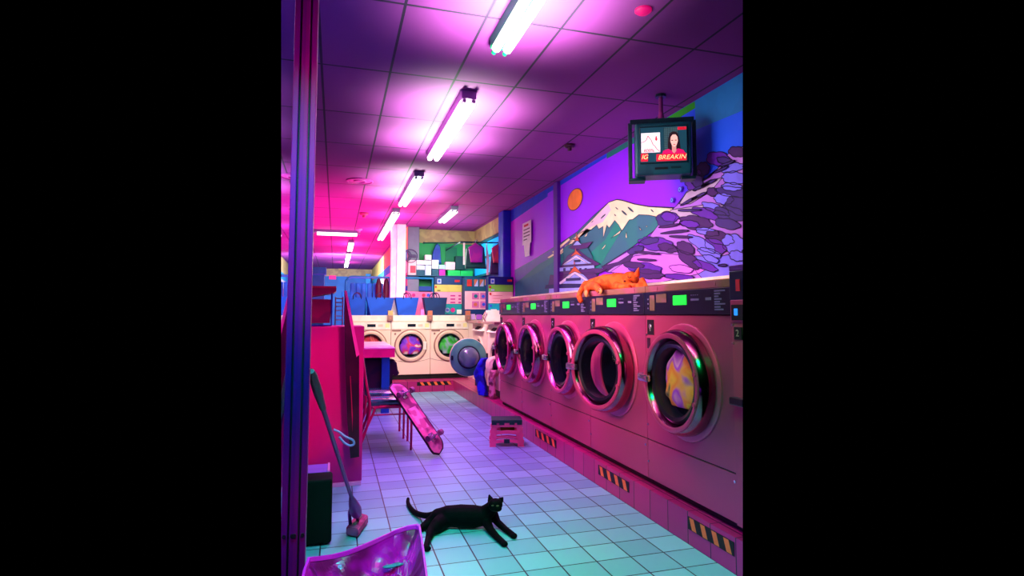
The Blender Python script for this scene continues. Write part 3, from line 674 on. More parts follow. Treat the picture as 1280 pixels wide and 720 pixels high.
bm = B(); lathe(bm, [(.235, 0), (.235, -.02), (.31, -.025), (.345, -.01), (.347, 0)], n=60, c=(0, 0, 0)); bm.transform(Matrix.Translation((1.985, 2.13, .9)) @ Matrix.Rotation(R(-90), 4, 'Z')); q = mk('door', bm, m_steel2, t, world=True, smooth=True)
bm = B(); box(bm, 1.93, 1.975, 2.42, 2.53, .84, .88, bev=.008); mk('latch', bm, m_gask, q, world=True)
for z in (1.245, 1.15):
    bm = B(); rod(bm, (1.975, 2.545, z), (1.986, 2.545, z), .007, n=8); mk('screw', bm, m_sil, t, world=True)
# ================================================================= THE CREAM WASHERS
m_cream = mat('cream_enamel', (255, 222, 200), rough=.45, noise=(250, 214, 192), nscale=1.5); m_cream2 = mat('cream_plastic', (255, 240, 222), rough=.4)
m_brown = mat('brown_plastic_ring', (165, 120, 110), rough=.35); m_cgask = mat('dark_violet_gasket', (30, 14, 45), rough=.4)
m_ltan = mat('pale_tan_ring', (235, 200, 175), rough=.3)
YW = 10.12; WW = .68; WZ = .525
def washer(label, group='row of cream washers against the back', door=True, holeR=.205):
    t = thing('washer', label, 'washing machine', group=group); H = WW / 2 - .004
    bm = B(); box(bm, -H, H, .03, .5, -.054, .035); mk('plinth', bm, m_black, t)
    bm = B()
    for s in (-1, 1): box(bm, s * H - s * .012, s * H, .012, .52, .03, .95)
    box(bm, -H, H, .51, .52, .03, .95); box(bm, -H, H, .0, .52, .938, .95); mk('cabinet', bm, m_cream, t)
    bm = B(); plate_with_hole(bm, -H, H, .03, .80, 0, WZ, holeR); mk('front_panel', bm, m_cream, t)
    bm = B(); box(bm, -H, H, -.006, .012, .808, .935, bev=.003); p_ = mk('control_panel', bm, m_cream2, t)
    bm = B(); box(bm, -.06, .08, -.009, -.005, .85, .9); mk('display', bm, m_lcd2, p_)
    bm = B(); box(bm, .24, .31, -.009, -.005, .84, .91); mk('label_plate', bm, mat('pale_yellow_label', (255, 240, 165)), p_)
    bm = B(); box(bm, .12, .2, -.009, -.005, .855, .895, bev=.001); mk('keypad', bm, mat('beige_keys', (235, 205, 180)), p_)
    bm = B(); box(bm, -.325, -.17, -.018, .0, .775, .805, bev=.006); mk('detergent_drawer', bm, m_brown, t)
    bm = B(); rod(bm, (-.27, -.008, .73), (-.27, 0, .73), .018, n=14); mk('coin_knob', bm, m_brown, t, smooth=True)
    bm = B()   # the curved seam under the door
    pts = [(x, -.002, .245 + .055 * (x / H) ** 2) for x in [-H + 2 * H * k / 20 for k in range(21)]]; tube(bm, pts, .0035, n=6); mk('seam', bm, m_brown, t)
    bm = B(); lathe(bm, [(holeR, 0), (holeR - .01, .05), (holeR - .015, .33), (0, .35)], n=40, c=(0, 0, WZ)); mk('drum', bm, m_drum, t, smooth=True)
    if door:
        d = bpy.data.objects.new('door', None); COL.objects.link(d); d.parent = t; d.location = (0, 0, WZ)
        bm = B(); lathe(bm, [(.2, -.02), (.215, -.035), (.24, -.04), (.262, -.03), (.272, 0)], n=56); mk('ring', bm, m_ltan, d, smooth=True)
        bm = B(); lathe(bm, [(.262, -.028), (.27, -.032), (.28, -.02), (.283, 0)], n=56); mk('outer_ring', bm, m_brown, d, smooth=True)
        bm = B(); lathe(bm, [(.19, 0), (.192, -.03), (.205, -.034), (.206, -.02)], n=48); mk('gasket', bm, m_cgask, d, smooth=True)
        bm = B(); lathe(bm, [(.195, -.02), (.15, -.03), (.08, -.038), (0, -.04)], n=40); mk('glass', bm, m_glassd, d, smooth=True)
        bm = B(); box(bm, .205, .268, -.052, -.03, -.07, .07, bev=.008); mk('handle', bm, m_cream2, d)
    return t
wx = [.58 + WW * k for k in range(3)]
wlab = ['leftmost cream washer at the back, red washing, partly behind the pink table', 'middle cream washer at the back, violet and pink washing in its window', 'right cream washer at the back, green washing, beside the open grey door']
w0 = washer(wlab[0]); w0.location = (wx[0], YW, .235)
for k in (1, 2): dup(w0, loc=(wx[k], YW, .235), label=wlab[k])
wc = .235 + WZ
laundry((wx[0], YW + .06, wc + .01), .19, (1, .25, 1), swirl('red_cloth', [(230, 40, 60), (190, 30, 60), (240, 90, 90), (120, 10, 40)], 5), 'red washing in the leftmost cream washer', 1)
laundry((wx[1], YW + .06, wc), .19, (1, .25, 1), swirl('violet_pink_cloth', [(255, 240, 250), (255, 225, 240), (240, 40, 110), (160, 60, 240), (120, 40, 230), (130, 50, 235)], 4, layered=.9), 'violet, pink and white washing in the middle cream washer', 2)
laundry((wx[2], YW + .06, wc), .19, (1, .25, 1), swirl('green_white_cloth', [(225, 215, 240), (215, 210, 240), (150, 190, 190), (60, 210, 70), (20, 170, 30), (90, 190, 120)], 4, layered=.8), 'green and white washing in the right cream washer', 4)
# splash shelf behind the washers, with coin boxes on the joints
for k in range(3):
    x0, x1 = wx[k] - WW / 2 + .004, wx[k] + WW / 2 - .004
    bm = B(); box(bm, x0, x1, YW + .02, YW + .50, 1.187, 1.285, bev=.006)
    solo('counter_shelf', bm, m_cream2, ['white counter box on top of the leftmost cream washer, under the blue baskets', 'white counter box on top of the middle cream washer', 'white counter box on top of the right cream washer, under the navy basket'][k], 'counter', 'white counter boxes on the cream washers')
bm = B(); box(bm, wx[2] + WW / 2, XW - .02, YW + .02, YW + .48, .18, 1.285, bev=.008); solo('corner_cabinet', bm, m_cream, 'plain cream cabinet filling the back corner behind the open door', 'cabinet')
for k in range(3):
    x = wx[k] + WW / 2 - .02
    t = thing('coin_box', ['brown coin box with a gold top between the leftmost and middle washers', 'brown coin box with an orange top between the middle and right washers', 'brown coin box right of the right cream washer, by the corner cabinet'][k], 'coin box', (x, YW - .03, 1.19), group='coin boxes on the washer joints')
    bm = B(); box(bm, x - .045, x + .045, YW - .08, YW + .018, 1.1895, 1.285, bev=.004); mk('box', bm, m_brown, t, world=True)
    bm = B(); box(bm, x - .04, x + .04, YW - .07, YW + .01, 1.287, 1.365, bev=.003); mk('top_box', bm, mat(['gold_box', 'copper_box', 'copper_box'][k], [(215, 175, 110), (215, 120, 90), (215, 120, 90)][k]), t, world=True)
    bm = B(); rod(bm, (x, YW - .086, 1.235), (x, YW - .08, 1.235), .014, n=12); mk('coin_slot', bm, mat('copper_knob', (220, 130, 110)), t, world=True)

# side cream machines past the dryers (front faces the aisle)
def side_machine(y, label):
    t = thing('washer', label, 'washing machine', (2.1, y, .235), R(-90), 'cream machines past the pink dryers'); H = .45
    bm = B(); box(bm, -H, H, .04, .46, -.054, .05); mk('plinth', bm, m_black, t)
    bm = B()
    for s in (-1, 1): box(bm, s * H - s * .012, s * H, .012, .48, .05, .93)
    box(bm, -H, H, .47, .48, .05, .93); box(bm, -H, H, 0, .48, .918, .93); mk('cabinet', bm, m_cream, t)
    bm = B(); plate_with_hole(bm, -H, H, .05, .918, 0, .48, .21); mk('front_panel', bm, m_cream, t)
    bm = B(); lathe(bm, [(.21, 0), (.205, .06), (.2, .34), (0, .36)], n=40, c=(0, 0, .48)); mk('drum', bm, m_cgask, t, smooth=True)
    bm = B(); lathe(bm, [(.21, 0), (.215, -.02), (.245, -.02), (.255, 0)], n=44, c=(0, 0, .48)); mk('door_frame', bm, m_ltan, t, smooth=True)
    bm = B(); prism(bm, [(-.3, -.06, .82), (-.3, .06, .93), (-.3, .2, .93), (-.3, .2, .82)], (.6, 0, 0)); h = mk('control_head', bm, m_cream2, t)
    bm = B(); n_ = Vector((0, -.11, .12)).normalized(); bm2 = bm
    prism(bm, [(-.12, -.043, .838), (.1, -.043, .838), (.1, .02, .897), (-.12, .02, .897)], Vector((0, -.0074, .0067)) * .6); mk('display', bm, m_black, h)
    bm = B(); box(bm, -.44, .28, -.1, .22, .93, .965, bev=.006); mk('top_tray', bm, m_brown, t)
    return t
s1 = side_machine(7.62, 'cream machine next to the farthest pink dryer, clothes hanging from its open drum')
s2 = side_machine(8.56, 'cream machine in the far corner past the clothes, behind the open round door')
# open door of the first side machine, swung into the aisle
hx, hy = 2.08, 8.06
dd = bpy.data.objects.new('door', None); COL.objects.link(dd); dd.parent = s1
dd.location = (-(hy - 7.62), -.02, .46)      # machine space: x runs towards the camera
dd.rotation_euler = (0, 0, R(90))
cx_ = .265
dm = mat('slate_door', (75, 135, 130), rough=.35, noise=(60, 120, 125), nscale=4); dm2 = mat('slate_door_dark', (22, 28, 50), rough=.3)
# in the door's own frame the disc spans local x, facing local -y
def dloc(v): return v
bm = B(); lathe(bm, [(0, .03), (.25, .03), (.262, .02), (.266, 0), (.262, -.018), (.25, -.026), (.158, -.026), (.155, -.02)], n=60, c=(-cx_, 0, 0)); mk('disc', bm, dm, dd, smooth=True)
bm = B(); lathe(bm, [(.264, .006), (.271, .0), (.264, -.008)], n=60, c=(-cx_, 0, 0)); mk('rim', bm, m_ltan, dd, smooth=True)
bm = B(); lathe(bm, [(.162, -.026), (.162, -.034), (.148, -.036), (.145, -.026)], n=48, c=(-cx_, 0, 0)); mk('gasket', bm, dm2, dd, smooth=True)
bm = B(); lathe(bm, [(.146, -.03), (.14, -.075), (.12, -.11), (.07, -.135), (0, -.142)], n=40, c=(-cx_, 0, 0)); mk('glass_bowl', bm, mat('smoky_glass', (95, 110, 125), rough=.08, spec=.9, noise=(70, 95, 105), nscale=5), dd, smooth=True)
bm = B(); box(bm, -.02, .05, -.02, .03, -.05, .05, bev=.006); mk('hinge', bm, m_gask, dd)
bm = B(); box(bm, -cx_ - .255, -cx_ - .225, -.04, -.026, -.03, .03, bev=.004); mk('latch', bm, dm2, dd)
# white lidded box on the side machine
t = thing('lid_box', 'white open lid standing on the cream machine beside the farthest dryer', 'lid', (2.15, 7.97, 1.2))
bm = B(); prism(bm, [(2.01, 7.95, 1.201), (2.3, 7.95, 1.201), (2.3, 7.98, 1.36), (2.06, 7.98, 1.36)], (0, .03, 0)); mk('lid', bm, m_cream2, t, world=True)
bm = B(); tube(bm, [(2.03, 7.94, 1.205), (1.995, 7.94, 1.27), (2.04, 7.955, 1.34)], .009, n=8); mk('hinge_arm', bm, m_brown, t, world=True)

# clothes hanging out of the open drum
def cloth_strand(name, pts, ws, th, m, label, seed):
    """a hanging bundle of cloth: wide lobed sweep with folds"""
    pts = smooth_path(pts, 5); n = 16; rn = random.Random(seed); bm = B(); rings = []
    k = len(pts)
    for i, p in enumerate(pts):
        f = i / (k - 1) * (len(ws) - 1); j = min(int(f), len(ws) - 2); w_ = ws[j] + (ws[j + 1] - ws[j]) * (f - j)
        rings.append([bm.verts.new(p + Vector((math.cos(a) * th * (1 + .35 * math.sin(3 * a + seed + i * .2)), math.sin(a) * w_ * (1 + .22 * math.sin(4 * a + seed * 2 + i * .3)), 0))) for a in [q * 2 * math.pi / n for q in range(n)]])
    for i in range(k - 1):
        for q in range(n): bm.faces.new((rings[i][q], rings[i][(q + 1) % n], rings[i + 1][(q + 1) % n], rings[i + 1][q]))
    bm.faces.new(rings[0][::-1]); bm.faces.new(rings[-1])
    o = solo(name, bm, m, label, 'clothes', 'clothes hanging from the open machine')
    for p in o.data.polygons: p.use_smooth = True
    return o
m_ultra = mat('ultramarine_cloth', (28, 0, 235), rough=.7, noise=(12, 0, 150), nscale=9); m_lemon = mat('pale_lemon_cloth', (250, 240, 190), rough=.8)
cloth_strand('blue_garment', [(1.99, 7.74, .70), (1.93, 7.8, .58), (1.92, 7.84, .48), (1.95, 7.8, .36), (1.97, 7.74, .2)], [.09, .12, .15, .12, .09], .06, m_ultra, 'bright blue garment hanging out of the open cream machine down to the curb', 2)
cloth_strand('pale_cloth', [(2.15, 7.62, .74), (2.03, 7.62, .69), (2.0, 7.6, .58), (2.02, 7.58, .5)], [.1, .12, .10, .04], .035, m_lemon, 'pale lemon cloth draped over the rim of the open cream machine', 5)
cloth_strand('pink_garment', [(2.03, 7.5, .56), (2.01, 7.5, .45), (2.03, 7.52, .36), (2.03, 7.5, .2)], [.04, .08, .05, .06], .04, mat('dusty_pink_cloth', (215, 150, 160), noise=(140, 80, 90), nscale=12), 'dusty pink garment dangling beside the blue one from the open machine', 9)

# ================================================================= BEHIND THE WASHERS: baskets, rack, vending units, boxes, hanging clothes
def basket(u0, u1, ub0, ub1, m, label, y=10.33, zt=None):
    a, b_ = P(u0, 372, Y=y), P(u1, 372, Y=y); c, d = P(ub0, 392, Y=y), P(ub1, 392, Y=y)
    z0, z1 = 1.287, a.z
    t = thing('laundry_basket', label, 'laundry basket', ((a.x + b_.x) / 2, y, z0), group='blue laundry baskets on the counter')
    dp = .13; bm = B()
    def ring(xa, xb, dd_, z): return [bm.verts.new(v) for v in ((xa, y - dd_, z), (xb, y - dd_, z), (xb, y + dd_, z), (xa, y + dd_, z))]
    r0 = ring(c.x, d.x, dp * .8, z0); r1 = ring(a.x, b_.x, dp, z1); r2 = ring(a.x + .012, b_.x - .012, dp - .012, z1); r3 = ring(c.x + .012, d.x - .012, dp * .8 - .012, z0 + .012)
    for A_, B_ in ((r0, r1), (r1, r2), (r2, r3)):
        for k in range(4): bm.faces.new((A_[k], A_[(k + 1) % 4], B_[(k + 1) % 4], B_[k]))
    bm.faces.new(r0[::-1]); bm.faces.new(r3); mk('tub', bm, m, t, world=True)
    for s in (-1, 1):
        bm = B(); mx = (a.x + b_.x) / 2
        tube(bm, smooth_path([(mx - .07, y + s * dp, z1 - .03), (mx - .055, y + s * dp, z1 + .05), (mx, y + s * dp * .9, z1 + .085), (mx + .055, y + s * dp, z1 + .05), (mx + .07, y + s * dp, z1 - .03)]), .008, n=8)
        mk('handle', bm, mat('navy_handle', (10, 15, 70)), t, world=True, smooth=True)
    return t
m_bb = mat('blue_fabric', (8, 90, 225), noise=(5, 75, 200), nscale=2); m_bn = mat('navy_fabric', (5, 50, 110), noise=(5, 40, 95), nscale=2)
basket(436, 456.5, 439, 455, m_bb, 'leftmost blue laundry basket on the counter, next to the slanted dark board')
basket(457.5, 492, 463, 487, m_bb, 'widest blue laundry basket on the counter, second from the left')
basket(493.5, 522.5, 497.5, 518, m_bb, 'blue laundry basket on the counter just left of the navy one')
basket(528.5, 557.5, 532.5, 554.5, m_bn, 'dark navy laundry basket on the counter, right of the blue ones')

# blue rail rack
m_rail = mat('blue_rail', (15, 120, 190), rough=.3)
yr = 10.72; t = thing('rail_rack', 'tall blue tube rail with rounded corners standing behind the laundry baskets', 'rack', (P(487, 345, Y=yr).x, yr, 0))
xl, xr, zt = P(432.5, 347, Y=yr).x, P(541, 347, Y=yr).x, P(487, 347, Y=yr).z
bm = B(); tube(bm, smooth_path([(xl, yr, .0), (xl, yr, zt - .25), (xl + .02, yr, zt - .07), (xl + .09, yr, zt), (xl + .4, yr, zt), (xr - .1, yr, zt), (xr, yr, zt)], 6), .022, n=10); mk('frame', bm, m_rail, t, world=True, smooth=True)
for u in (487, 541):
    bm = B(); x = P(u, 347, Y=yr).x; rod(bm, (x, yr, 0), (x, yr, zt), .018); mk('post', bm, m_rail, t, world=True, smooth=True)
bm = B()
for k in range(7):
    u = 441 + k * 7
    x = P(u, 360, Y=yr + .1).x; box(bm, x - .045, x + .045, yr + .1, yr + .16, 1.0, zt - .1, bev=.02)
o = mk('folded_curtain', bm, mat('blue_curtain', (10, 115, 225), noise=(5, 85, 190), nscale=2), t, world=True)

# dark round garments on the rack
for u, lab, c in ((473, 'dark maroon garment on the blue rack, left of its twin', (70, 5, 50)), (482.5, 'dark maroon garment on the blue rack, nearest the pillar', (80, 5, 55))):
    p = P(u, 361, Y=yr + .05); bm = B()
    lathe(bm, [(0, zt - p.z + .015), (.006, zt - p.z + .01), (.006, .19), (.03, .17), (.05, .08), (.055, -.1), (.045, -.2), (0, -.2)], n=16, axis='Z', c=(p.x, yr - .0, p.z)); solo('hanging_garment', bm, mat('maroon_cloth', c), lab, 'clothes', 'maroon garments on the rack', smooth=True)

# vending and notice units
def unit(u0, u1, v0, rows, label, y=10.66, depth=.22, name='vending_unit', extra=None, zb=0):
    a, b_ = P(u0, v0, Y=y), P(u1, v0, Y=y); x0, x1 = a.x, b_.x
    t = thing(name, label, 'vending machine', ((x0 + x1) / 2, y + depth / 2, zb))
    zz = [P((u0 + u1) / 2, v, Y=y).z for v in [v0] + [r[0] for r in rows]]
    bm = B(); box(bm, x0, x1, y + .012, y + depth, zb, zz[0], bev=.004); mk('cabinet', bm, mat('unit_navy', (5, 55, 110)), t, world=True)
    for i, (v, nm, m) in enumerate(rows):
        bm = B(); box(bm, x0 + .004, x1 - .004, y, y + .011, zz[i + 1] + .004, zz[i]); q = mk(nm, bm, m, t, world=True)
        if extra and nm in extra:
            for (nn, uu0, uu1, vv0, vv1, mm, shape) in extra[nm]:
                p0, p1 = P(uu0, vv0, Y=y), P(uu1, vv1, Y=y); bm = B()
                if shape == 'o':
                    c = (p0 + p1) / 2; r = (p1.x - p0.x) / 2; rod(bm, (c.x, y - .006, c.z), (c.x, y, c.z), r, n=20)
                elif shape == 'T': prism(bm, [(p0.x, y - .004, p1.z), (p1.x, y - .004, p1.z), (p1.x, y - .004, p0.z)], (0, .004, 0))
                elif shape == 't': prism(bm, [(p0.x, y - .004, p0.z), (p1.x, y - .004, p0.z), (p0.x, y - .004, p1.z)], (0, .004, 0))
                else: box(bm, p0.x, p1.x, y - .005, y + .001, p1.z, p0.z, bev=.001)
                mk(nn, bm, mm, q, world=True)
    return t
m_un = mat('unit_header_navy', (5, 50, 115)); m_ui = mat('unit_header_indigo', (15, 10, 130)); m_uy = mat('unit_yellow', (225, 195, 105)); m_ul = mat('unit_lime', (135, 205, 80)); m_up = mat('unit_pink', (255, 160, 200)); m_up2 = mat('unit_pale_pink', (255, 185, 205)); m_ut = mat('unit_teal', (5, 150, 165))
m_mag = mat('magenta_print', (205, 20, 140)); m_lilac = mat('lilac_print', (190, 190, 245)); m_cob = mat('cobalt_print', (60, 80, 225)); m_or2 = mat('salmon_print', (225, 110, 80)); m_wht = m_white
ex = {'header': [('badge', 546.5, 551.5, 348.5, 354.5, m_lilac, 'b'), ('emblem', 547.3, 550.5, 349.8, 353, m_cob, 'o'), ('sign', 568.5, 574.5, 349.8, 352.8, m_red, 'b')],
      'price_strip': [('dot', 543.5, 546, 357.3, 360, m_red, 'o'), ('slot', 546.5, 550.5, 362.5, 363.6, m_black, 'b')],
      'button_panel': [('dot', 543.5, 546, 366, 368.6, m_mag, 'o')] + [('button', 563, 569, 368.8 + 4.2 * k, 370.6 + 4.2 * k, m_mag, 'b') for k in range(3)] + [('button', 573, 576.3, 368.8 + 4.2 * k, 370.6 + 4.2 * k, m_mag, 'b') for k in range(3)],
      'base_panel': [('round_mark', 556.5, 562, 384.5, 390.5, m_lilac, 'o'), ('round_emblem', 557.6, 561, 385.7, 389.3, m_cob, 'o'), ('round_mark', 563.2, 568.8, 384.5, 390.5, m_mag, 'o'), ('white_tag', 571, 577, 387, 392.5, m_wht, 'b')]}
unit(543, 577.5, 346, [(356, 'header', m_un), (365, 'price_strip', m_uy), (380, 'button_panel', m_up), (393, 'base_panel', m_ut)], 'soap vending unit with navy header, yellow strip and pink button panel above the right washer', extra=ex)
pic = []
for i, (uu, vv) in enumerate(((590, 366), (600.3, 366), (590, 376.5), (600.3, 376.5))):
    pic += [('picture', uu, uu + 8.6, vv, vv + 8.2, mat('picture_pink', (225, 110, 185)), 'b')]
ex = {'window': [('red_pouch', 583.8, 589.8, 349.2, 358, mat('red_pouch', (205, 35, 35)), 'b'), ('orange_corner', 592.8, 597.5, 349.2, 358, m_or2, 't'), ('lilac_corner', 592.8, 597.5, 349.2, 358, m_lilac, 'T'), ('lilac_corner', 599.5, 604.5, 349.2, 358, m_lilac, 'T'), ('orange_corner', 599.5, 604.5, 349.2, 358, m_or2, 't'), ('peach_pouch', 606, 608.3, 349.2, 356.5, mat('peach_pouch', (255, 170, 110)), 'b')],
      'picture_panel': pic + [('drawing', 592.3, 597, 368, 372.5, m_teal, 'o'), ('drawing', 602, 606, 368.5, 372.5, m_cob, 'o'), ('drawing', 592, 596.5, 378.3, 382.8, m_or2, 'o'), ('drawing', 602.5, 606.5, 378.5, 382.5, m_cob, 'o')]}
unit(581, 607.8, 346.5, [(364, 'window', mat('unit_dark_teal', (5, 80, 115))), (387, 'picture_panel', m_up2), (393.3, 'base_panel', m_un)], 'middle vending unit with red and orange pouches above four small pictures', extra=ex, y=10.15, zb=1.286)
ex = {'header': [('badge', 613.5, 618, 348.5, 354.5, m_lilac, 'b'), ('emblem', 614.2, 617.3, 349.8, 353, m_cob, 'o'), ('sign', 634, 640, 349.3, 352.3, m_red, 'b')],
      'price_strip': [('dot', 611, 613.8, 357.3, 360.2, m_red, 'o'), ('slot', 614, 618, 361.5, 363.4, m_lilac, 'b')],
      'button_panel': [('dot', 611.5, 614.3, 366, 368.8, m_red, 'o')] + [('printed_line', 616, 628, 369 + 3.6 * k, 369.6 + 3.6 * k, mat('rose_print', (230, 120, 150)), 'b') for k in range(3)],
      'base_panel': [('dot', 612, 614.8, 381, 383.5, m_cob, 'o'), ('white_tag', 613.5, 621, 386.5, 389.5, m_wht, 'b')]}
unit(610.5, 641.5, 346, [(356, 'header', m_ui), (364.7, 'price_strip', m_ul), (379.5, 'button_panel', m_up2), (392, 'base_panel', mat('unit_cyan', (10, 165, 195)))], 'right soap vending unit with indigo header and lime strip, left of the mural', extra=ex, y=8.38, zb=1.2, depth=.1)
# pink board with round marks behind the navy basket, white and lilac cards on the counter
y = 10.64
def card(name, u0, u1, v0, v1, m, label, cat, y=10.64, th=.02, group=None, zb=None):
    a, b_ = P(u0, v0, Y=y), P(u1, v1, Y=y); bm = B(); box(bm, a.x, b_.x, y, y + th, zb if zb is not None else b_.z, a.z, bev=.002)
    return solo(name, bm, m, label, cat, group)
t = thing('poster_board', 'pink board with a red and a blue mark behind the baskets', 'board', (P(522, 390, Y=y).x, y, 1.287))
a, b_ = P(508, 364.5, Y=y), P(541, 389, Y=y); bm = B(); prism(bm, [(a.x, y, a.z), (b_.x, y, a.z), (b_.x, y, 1.0), (a.x + .12, y, 1.0)], (0, .02, 0)); mk('board', bm, mat('hot_pink_board', (255, 115, 185)), t, world=True)
for u, m in ((517, m_mag), (529.5, mat('red_mark', (235, 25, 85))), (535.5, m_cob)):
    c = P(u, 369, Y=y); bm = B(); rod(bm, (c.x, y - .006, c.z), (c.x, y, c.z), .032, n=18); mk('round_mark', bm, m, t, world=True)
card('screen_shelf', 507.5, 540, 357.5, 363.8, mat('royal_blue', (10, 60, 170)), 'royal blue shelf board on the rack above the pink board', 'shelf', y=10.745, th=.14, zb=None)
card('price_card', 584, 594, 392.5, 399.5, mat('lilac_card', (235, 180, 250)), 'lilac price card under the middle vending unit', 'card', y=10.115, th=.02, zb=1.21)
card('price_card', 595.5, 602.5, 393, 399.5, mat('orchid_card', (200, 100, 230)), 'orchid price card right of the lilac one', 'card', y=10.115, th=.02, zb=1.21)
card('soap_bottle', 526, 530, 386.5, 394, mat('pink_bottle', (235, 130, 225)), 'small pink bottle on the counter left of the navy basket', 'bottle', y=10.18, th=.05, zb=1.287)

# shelf above the units with boxes
ys = 10.68; zs = P(540, 345.2, Y=ys).z
t0, t1 = P(509, 345, Y=ys).x, P(611, 345, Y=ys).x
bm = B(); box(bm, t0, t1, ys - .02, ys + .3, zs, zs + .015); box(bm, t0, t0 + .03, ys + .2, ys + .24, 0, zs)
solo('wall_shelf', bm, mat('teal_shelf', (10, 80, 120)), 'dark teal shelf carrying the stacked white and green boxes', 'shelf')
pc = dict(w=mat('white_carton', (240, 240, 255)), p=mat('pink_carton', (255, 205, 220)), l=mat('lavender_carton', (205, 215, 255)), c=mat('pale_cyan_carton', (185, 240, 255)), r=mat('red_carton', (235, 60, 95)), g=mat('bright_green_carton', (20, 215, 100)), t=mat('teal_carton', (0, 80, 115)), d=mat('dark_green_carton', (0, 65, 70)), m=mat('magenta_carton', (215, 0, 185)))
cartons = [(510.5, 520, 325, 344.5, 'p', 'tall pale pink carton at the left end of the shelf'), (521, 531, 337.7, 344.5, 't', 'teal carton low on the shelf beside the tall pink carton'), (521, 531, 331.4, 337.3, 'l', 'lavender carton resting on the teal carton'),
           (521, 539, 325.2, 331, 'w', 'wide white carton lying across the lavender cartons'), (531.6, 539, 331.4, 344.5, 'l', 'upright lavender carton under the wide white carton'), (531.6, 539.3, 318.5, 324.8, 'w', 'small white carton topmost of the stack'),
           (540, 548.3, 324.8, 336, 'w', 'upright white carton right of the wide one'), (540, 548.3, 336.4, 344.5, 't', 'teal carton under the upright white carton'), (549, 556.6, 331, 336.5, 'c', 'pale cyan carton beside the upright white one'), (549, 556.6, 336.9, 344.5, 'm', 'magenta carton under the pale cyan one'),
           (557.2, 568.8, 327.3, 337.3, 'p', 'pale pink carton standing on the left green carton'), (560, 575.5, 337.7, 345, 'g', 'left of the two bright green cartons, taller'), (576, 591, 338.3, 345, 'g', 'right of the two bright green cartons, lower'), (569.5, 580, 320, 337.2, 'd', 'dark green upright carton behind the green ones')]
for i, (a_, b2, c_, d_, k, lab) in enumerate(cartons):
    yy = ys + (.02 if k != 'd' else .1); a, b_ = P(a_, c_, Y=yy), P(b2, d_, Y=yy)
    z0 = b_.z if d_ < 344 else zs + .015
    bm = B(); box(bm, a.x, b_.x, yy, yy + .16, z0, a.z, bev=.003); solo('carton', bm, pc[k], lab, 'box', 'cartons on the shelf')
a, b_ = P(513, 332, Y=ys), P(519.6, 341, Y=ys); bm = B(); box(bm, a.x, b_.x, ys + .008, ys + .019, b_.z, a.z); solo('red_card', bm, pc['r'], 'red card fixed on the tall pale pink carton', 'card')

# hanging clothes on a high rail
yh = 9.6
def garment(pts, y, th, m, name, parent=None, label=None, cat='clothes', group=None):
    """cloth hanging in a plane facing the aisle, softly padded"""
    q = [P(u, v, Y=y) for u, v in pts]; c = sum(q, Vector()) / len(q); bm = B()
    lay = []
    for s, k in ((-th / 2, .9), (-th / 4, 1), (th / 4, 1), (th / 2, .9)): lay.append([bm.verts.new((c.x + (p.x - c.x) * k, y + s, c.z + (p.z - c.z) * k)) for p in q])
    n = len(q)
    for i in range(3):
        for j in range(n): bm.faces.new((lay[i][j], lay[i][(j + 1) % n], lay[i + 1][(j + 1) % n], lay[i + 1][j]))
    bm.faces.new(lay[0][::-1]); bm.faces.new(lay[3]); bmesh.ops.triangulate(bm, faces=[f for f in bm.faces if len(f.verts) > 4], ngon_method='EAR_CLIP')
    if label: return solo(name, bm, m, label, cat, group)
    return mk(name, bm, m, parent, world=True)
def hanger(y, u0, u1, v, parent, m, rail=None):
    a, b_ = P(u0, v, Y=y), P(u1, v, Y=y); c = (a + b_) / 2; bm = B()
    tube(bm, [a, (c.x, y, c.z + (b_.x - a.x) * .3), b_, a], .006, n=6); tube(bm, smooth_path([(c.x, y, c.z + (b_.x - a.x) * .3), (c.x, y, c.z + (b_.x - a.x) * .42), (c.x + .03, y, c.z + (b_.x - a.x) * .52), (c.x, y, c.z + (b_.x - a.x) * .58)]), .006, n=6)
    if rail: tube(bm, [(c.x, y, c.z + (b_.x - a.x) * .5), (c.x, (y + rail[0]) / 2, rail[1] + .02), (c.x, rail[0] + .004, rail[1] + .012)], .005, n=6)
    mk('hanger', bm, m, parent, world=True)
m_hr = mat('dark_rail', (15, 40, 60))
bm = B(); za = P(600, 303.0, Y=yh).z; xa, xb = P(576, 300, Y=yh).x, XW - .02
rod(bm, (xa, yh, za), (xb, yh, za), .012); rod(bm, (xa, yh, za), (xa, YB - .02, za), .012)
solo('clothes_rail', bm, mat('dark_rail', (15, 40, 60)), 'dark clothes rail across the nook above the vending units', 'rail')
t = thing('magenta_shirt', 'magenta shirt on a hanger in front of the dark green jacket', 'clothes', (P(595, 320, Y=yh - .12).x, yh - .12, P(595, 338, Y=yh - .12).z), group='clothes on the high rail')
garment([(585.5, 309), (590, 306.5), (594, 303.5), (598, 306.5), (603.5, 309), (602.8, 328), (588.5, 328)], yh - .12, .05, mat('magenta_cloth', (175, 0, 150), noise=(150, 0, 150)), 'shirt', t); hanger(yh - .12, 587, 602, 308.5, t, m_jamb, (yh, za))
garment([(583, 311), (590, 306), (596, 304), (601, 306), (605, 310), (607.5, 336), (581.5, 335.5), (582, 325)], yh, .08, mat('bottle_green_cloth', (0, 60, 70), noise=(0, 45, 60)), 'green_jacket', label='dark bottle green jacket behind the magenta shirt', group='clothes on the high rail')
yv = 8.95; zv = P(624, 303.5, Y=yv).z
bm = B(); rod(bm, (P(611, 303, Y=yv).x, yv, zv), (XW, yv, zv), .01); solo('clothes_rail', bm, m_hr, 'short dark rail next to the blue pilaster, carrying the coral shirt and violet coat', 'rail')
t = thing('red_shirt', 'coral red shirt on a hanger in front of the dark violet coat', 'clothes', (P(624, 320, Y=yv - .07).x, yv - .07, P(624, 338, Y=yv - .07).z), group='clothes on the high rail')
